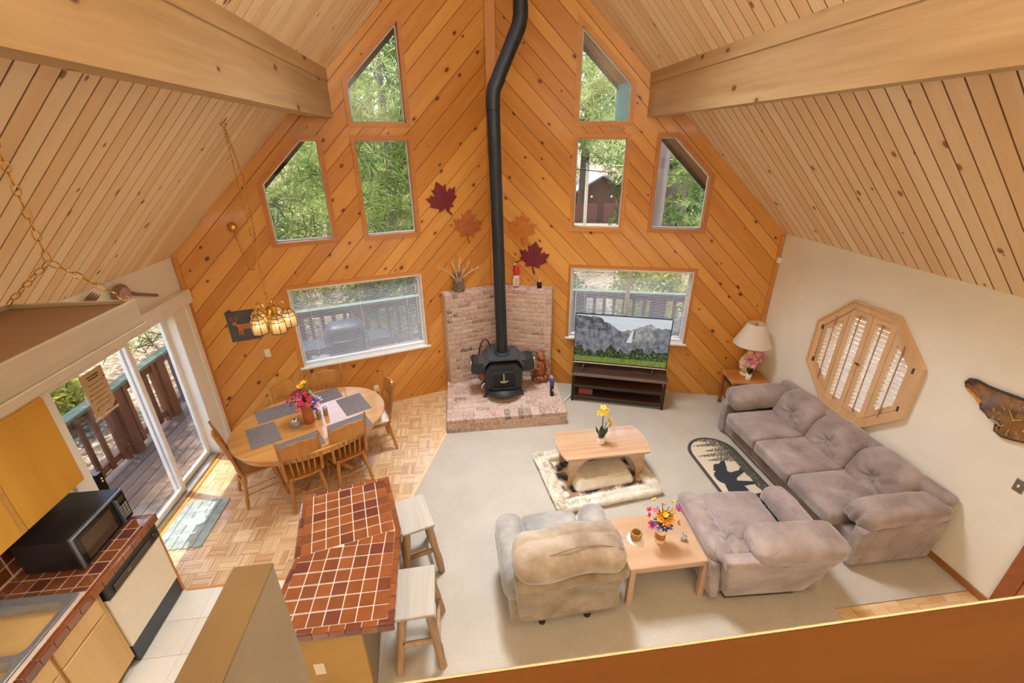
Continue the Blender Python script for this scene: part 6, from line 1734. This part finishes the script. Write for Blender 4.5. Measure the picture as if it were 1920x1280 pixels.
# ---------------------------------------------------------------- hanging fluorescent light box
lb_ = thing('hanging_light_box', 'wood framed light box hung on chains over the kitchen', 'light', (0, 0, 0), 0)
yA, yB = 2.515, .75; x0, x1, zt, zb = -2.40, -1.768, 3.0, 2.865
fr2 = MB()
part('side_board', MB().box(x1-.018, yB, zb, x1, yA, zt, c=.003), M['panel_gray'], lb_); part('side_board', MB().box(x0, yB, zb, x0+.018, yA, zt, c=.003), M['panel_gray'], lb_)
part('end_board', MB().box(x0+.018, yA-.018, zb, x1-.018, yA, zt, c=.003), M['panel_gray'], lb_); part('end_board', MB().box(x0+.018, yB, zb, x1-.018, yB+.018, zt, c=.003), M['panel_gray'], lb_)
part('top_panel', MB().box(x0+.018, yB+.018, zt-.03, x1-.018, yA-.018, zt-.02), M['panel_brown'], lb_)
part('lower_lip', MB().box(x1-.01, yB, zb-.045, x1+.012, yA+.012, zb, c=.003).box(x0-.012, yB, zb-.045, x0+.01, yA+.012, zb, c=.003).box(x0+.01, yA-.01, zb-.045, x1-.01, yA+.012, zb, c=.003), M['panel_gray'], lb_)
part('diffuser', MB().box(x0+.02, yB+.02, zb+.005, x1-.02, yA-.02, zb+.012), emit('diffuser', (1, .96, .88, 1), 1.2), lb_)
J = Vector(((x0+x1)/2-.0, yA-.03, 3.225))
c2 = MB(); chain(c2, [(x1-.02, yA-.02, zt), J], .062, .0028, .015); chain(c2, [(x0+.02, yA-.02, zt), J], .062, .0028, .015); chain(c2, [J, (J.x, J.y, zroof(J.x))], .062, .0028, .015)
part('chain', c2, M['brass'], lb_, kind='stuff')
J2 = Vector((J.x, yB+.05, 3.225)); c3 = MB(); chain(c3, [(x1-.02, yB+.02, zt), J2], .062, .0028, .015); chain(c3, [(x0+.02, yB+.02, zt), J2], .062, .0028, .015); chain(c3, [J2, (J2.x, J2.y, zroof(J2.x))], .062, .0028, .015)
part('chain', c3, M['brass'], lb_, kind='stuff')

# ---------------------------------------------------------------- partition wall stub and loft rail
pw = struct('wall_partition', 'tall narrow mustard topped wall end beside the peninsula')
part('wall_surface', MB().box(-.852, -1.2, 0, -.722, 1.195, 2.392), M['partition_tan'], pw)
part('wall_cap', MB().box(-.854, -1.2, 2.392, -.720, 1.198, 2.402, c=.002), M['cap_mustard'], pw)
hb = thing('coat_hook', 'small wooden hook block on top of the partition wall end', 'hook')
part('block', MB().box(-.722, .74, 2.36, -.69, .79, 2.41, c=.004), M['panel_brown'], hb); part('peg', MB().tube([(-.69, .765, 2.385), (-.665, .765, 2.40)], .008, 6), M['black'], hb)
lr = thing('loft_railing', 'orange stained wooden loft rail crossing the bottom right', 'railing')
part('rail_cap', MB().box(-.9, .02, 3.362, 2.2, .195, 3.40, c=.0012), M['rail_wood'], lr)
part('rail_board', MB().box(-.9, .10, 3.12, 2.2, .14, 3.362, c=.004), M['rail_wood'], lr)
part('edge_highlight', MB().box(-.9, .195, 3.37, 2.2, .1968, 3.4005, c=.0008), plain('rail_highlight', srgb(190, 160, 130), .5), lr)  # pale strip: the highlight on the rail's far edge, painted as colour

# ---------------------------------------------------------------- doormat
dm = thing('doormat', 'gray plank patterned doormat inside the sliding door', 'doormat', (-3.055, 3.955, 0), radians(1))
gm = M['mat_teal'] = fabric('mat_teal', srgb(158, 168, 162), srgb(122, 134, 130), .9, .1, 12)
rm = random.Random(6); xs = [-.245, -.15, -.05, .06, .15, .245]
for k in range(5):
    a, b_ = xs[k]+.003, xs[k+1]-.003; top = [(a+(b_-a)*i/5, .345+rm.uniform(-.014, .012)) for i in range(6)]; bot = [(b_-(b_-a)*i/5, -.345+rm.uniform(-.012, .014)) for i in range(6)]
    part('mat_plank', MB().prism(top+bot, 0, .010), gm, dm)
part('underlay', MB().box(-.243, -.325, 0, .243, .325, .004), M['black'], dm)
wh = MB()
for (x, y, r) in ((.03, .10, .05), (-.04, .03, .055), (.07, .02, .05)):
    wh.prism([(x+r*cos(t*pi/7), y+r*.9*sin(t*pi/7)) for t in range(14)], .010, .0112)
wh.prism([(-.08, .20), (.10, .235), (.10, .215), (-.08, .18)], .010, .0112); wh.prism([(.0, -.10), (.03, -.02), (.05, -.03), (.03, -.10)], .010, .0112)
wh.prism([(-.14, -.16), (.10, -.13), (.10, -.15), (-.14, -.18)], .010, .0112)
part('clover_print', wh, plain('mat_white', srgb(206, 208, 204), .9), dm, label='pale clover print')
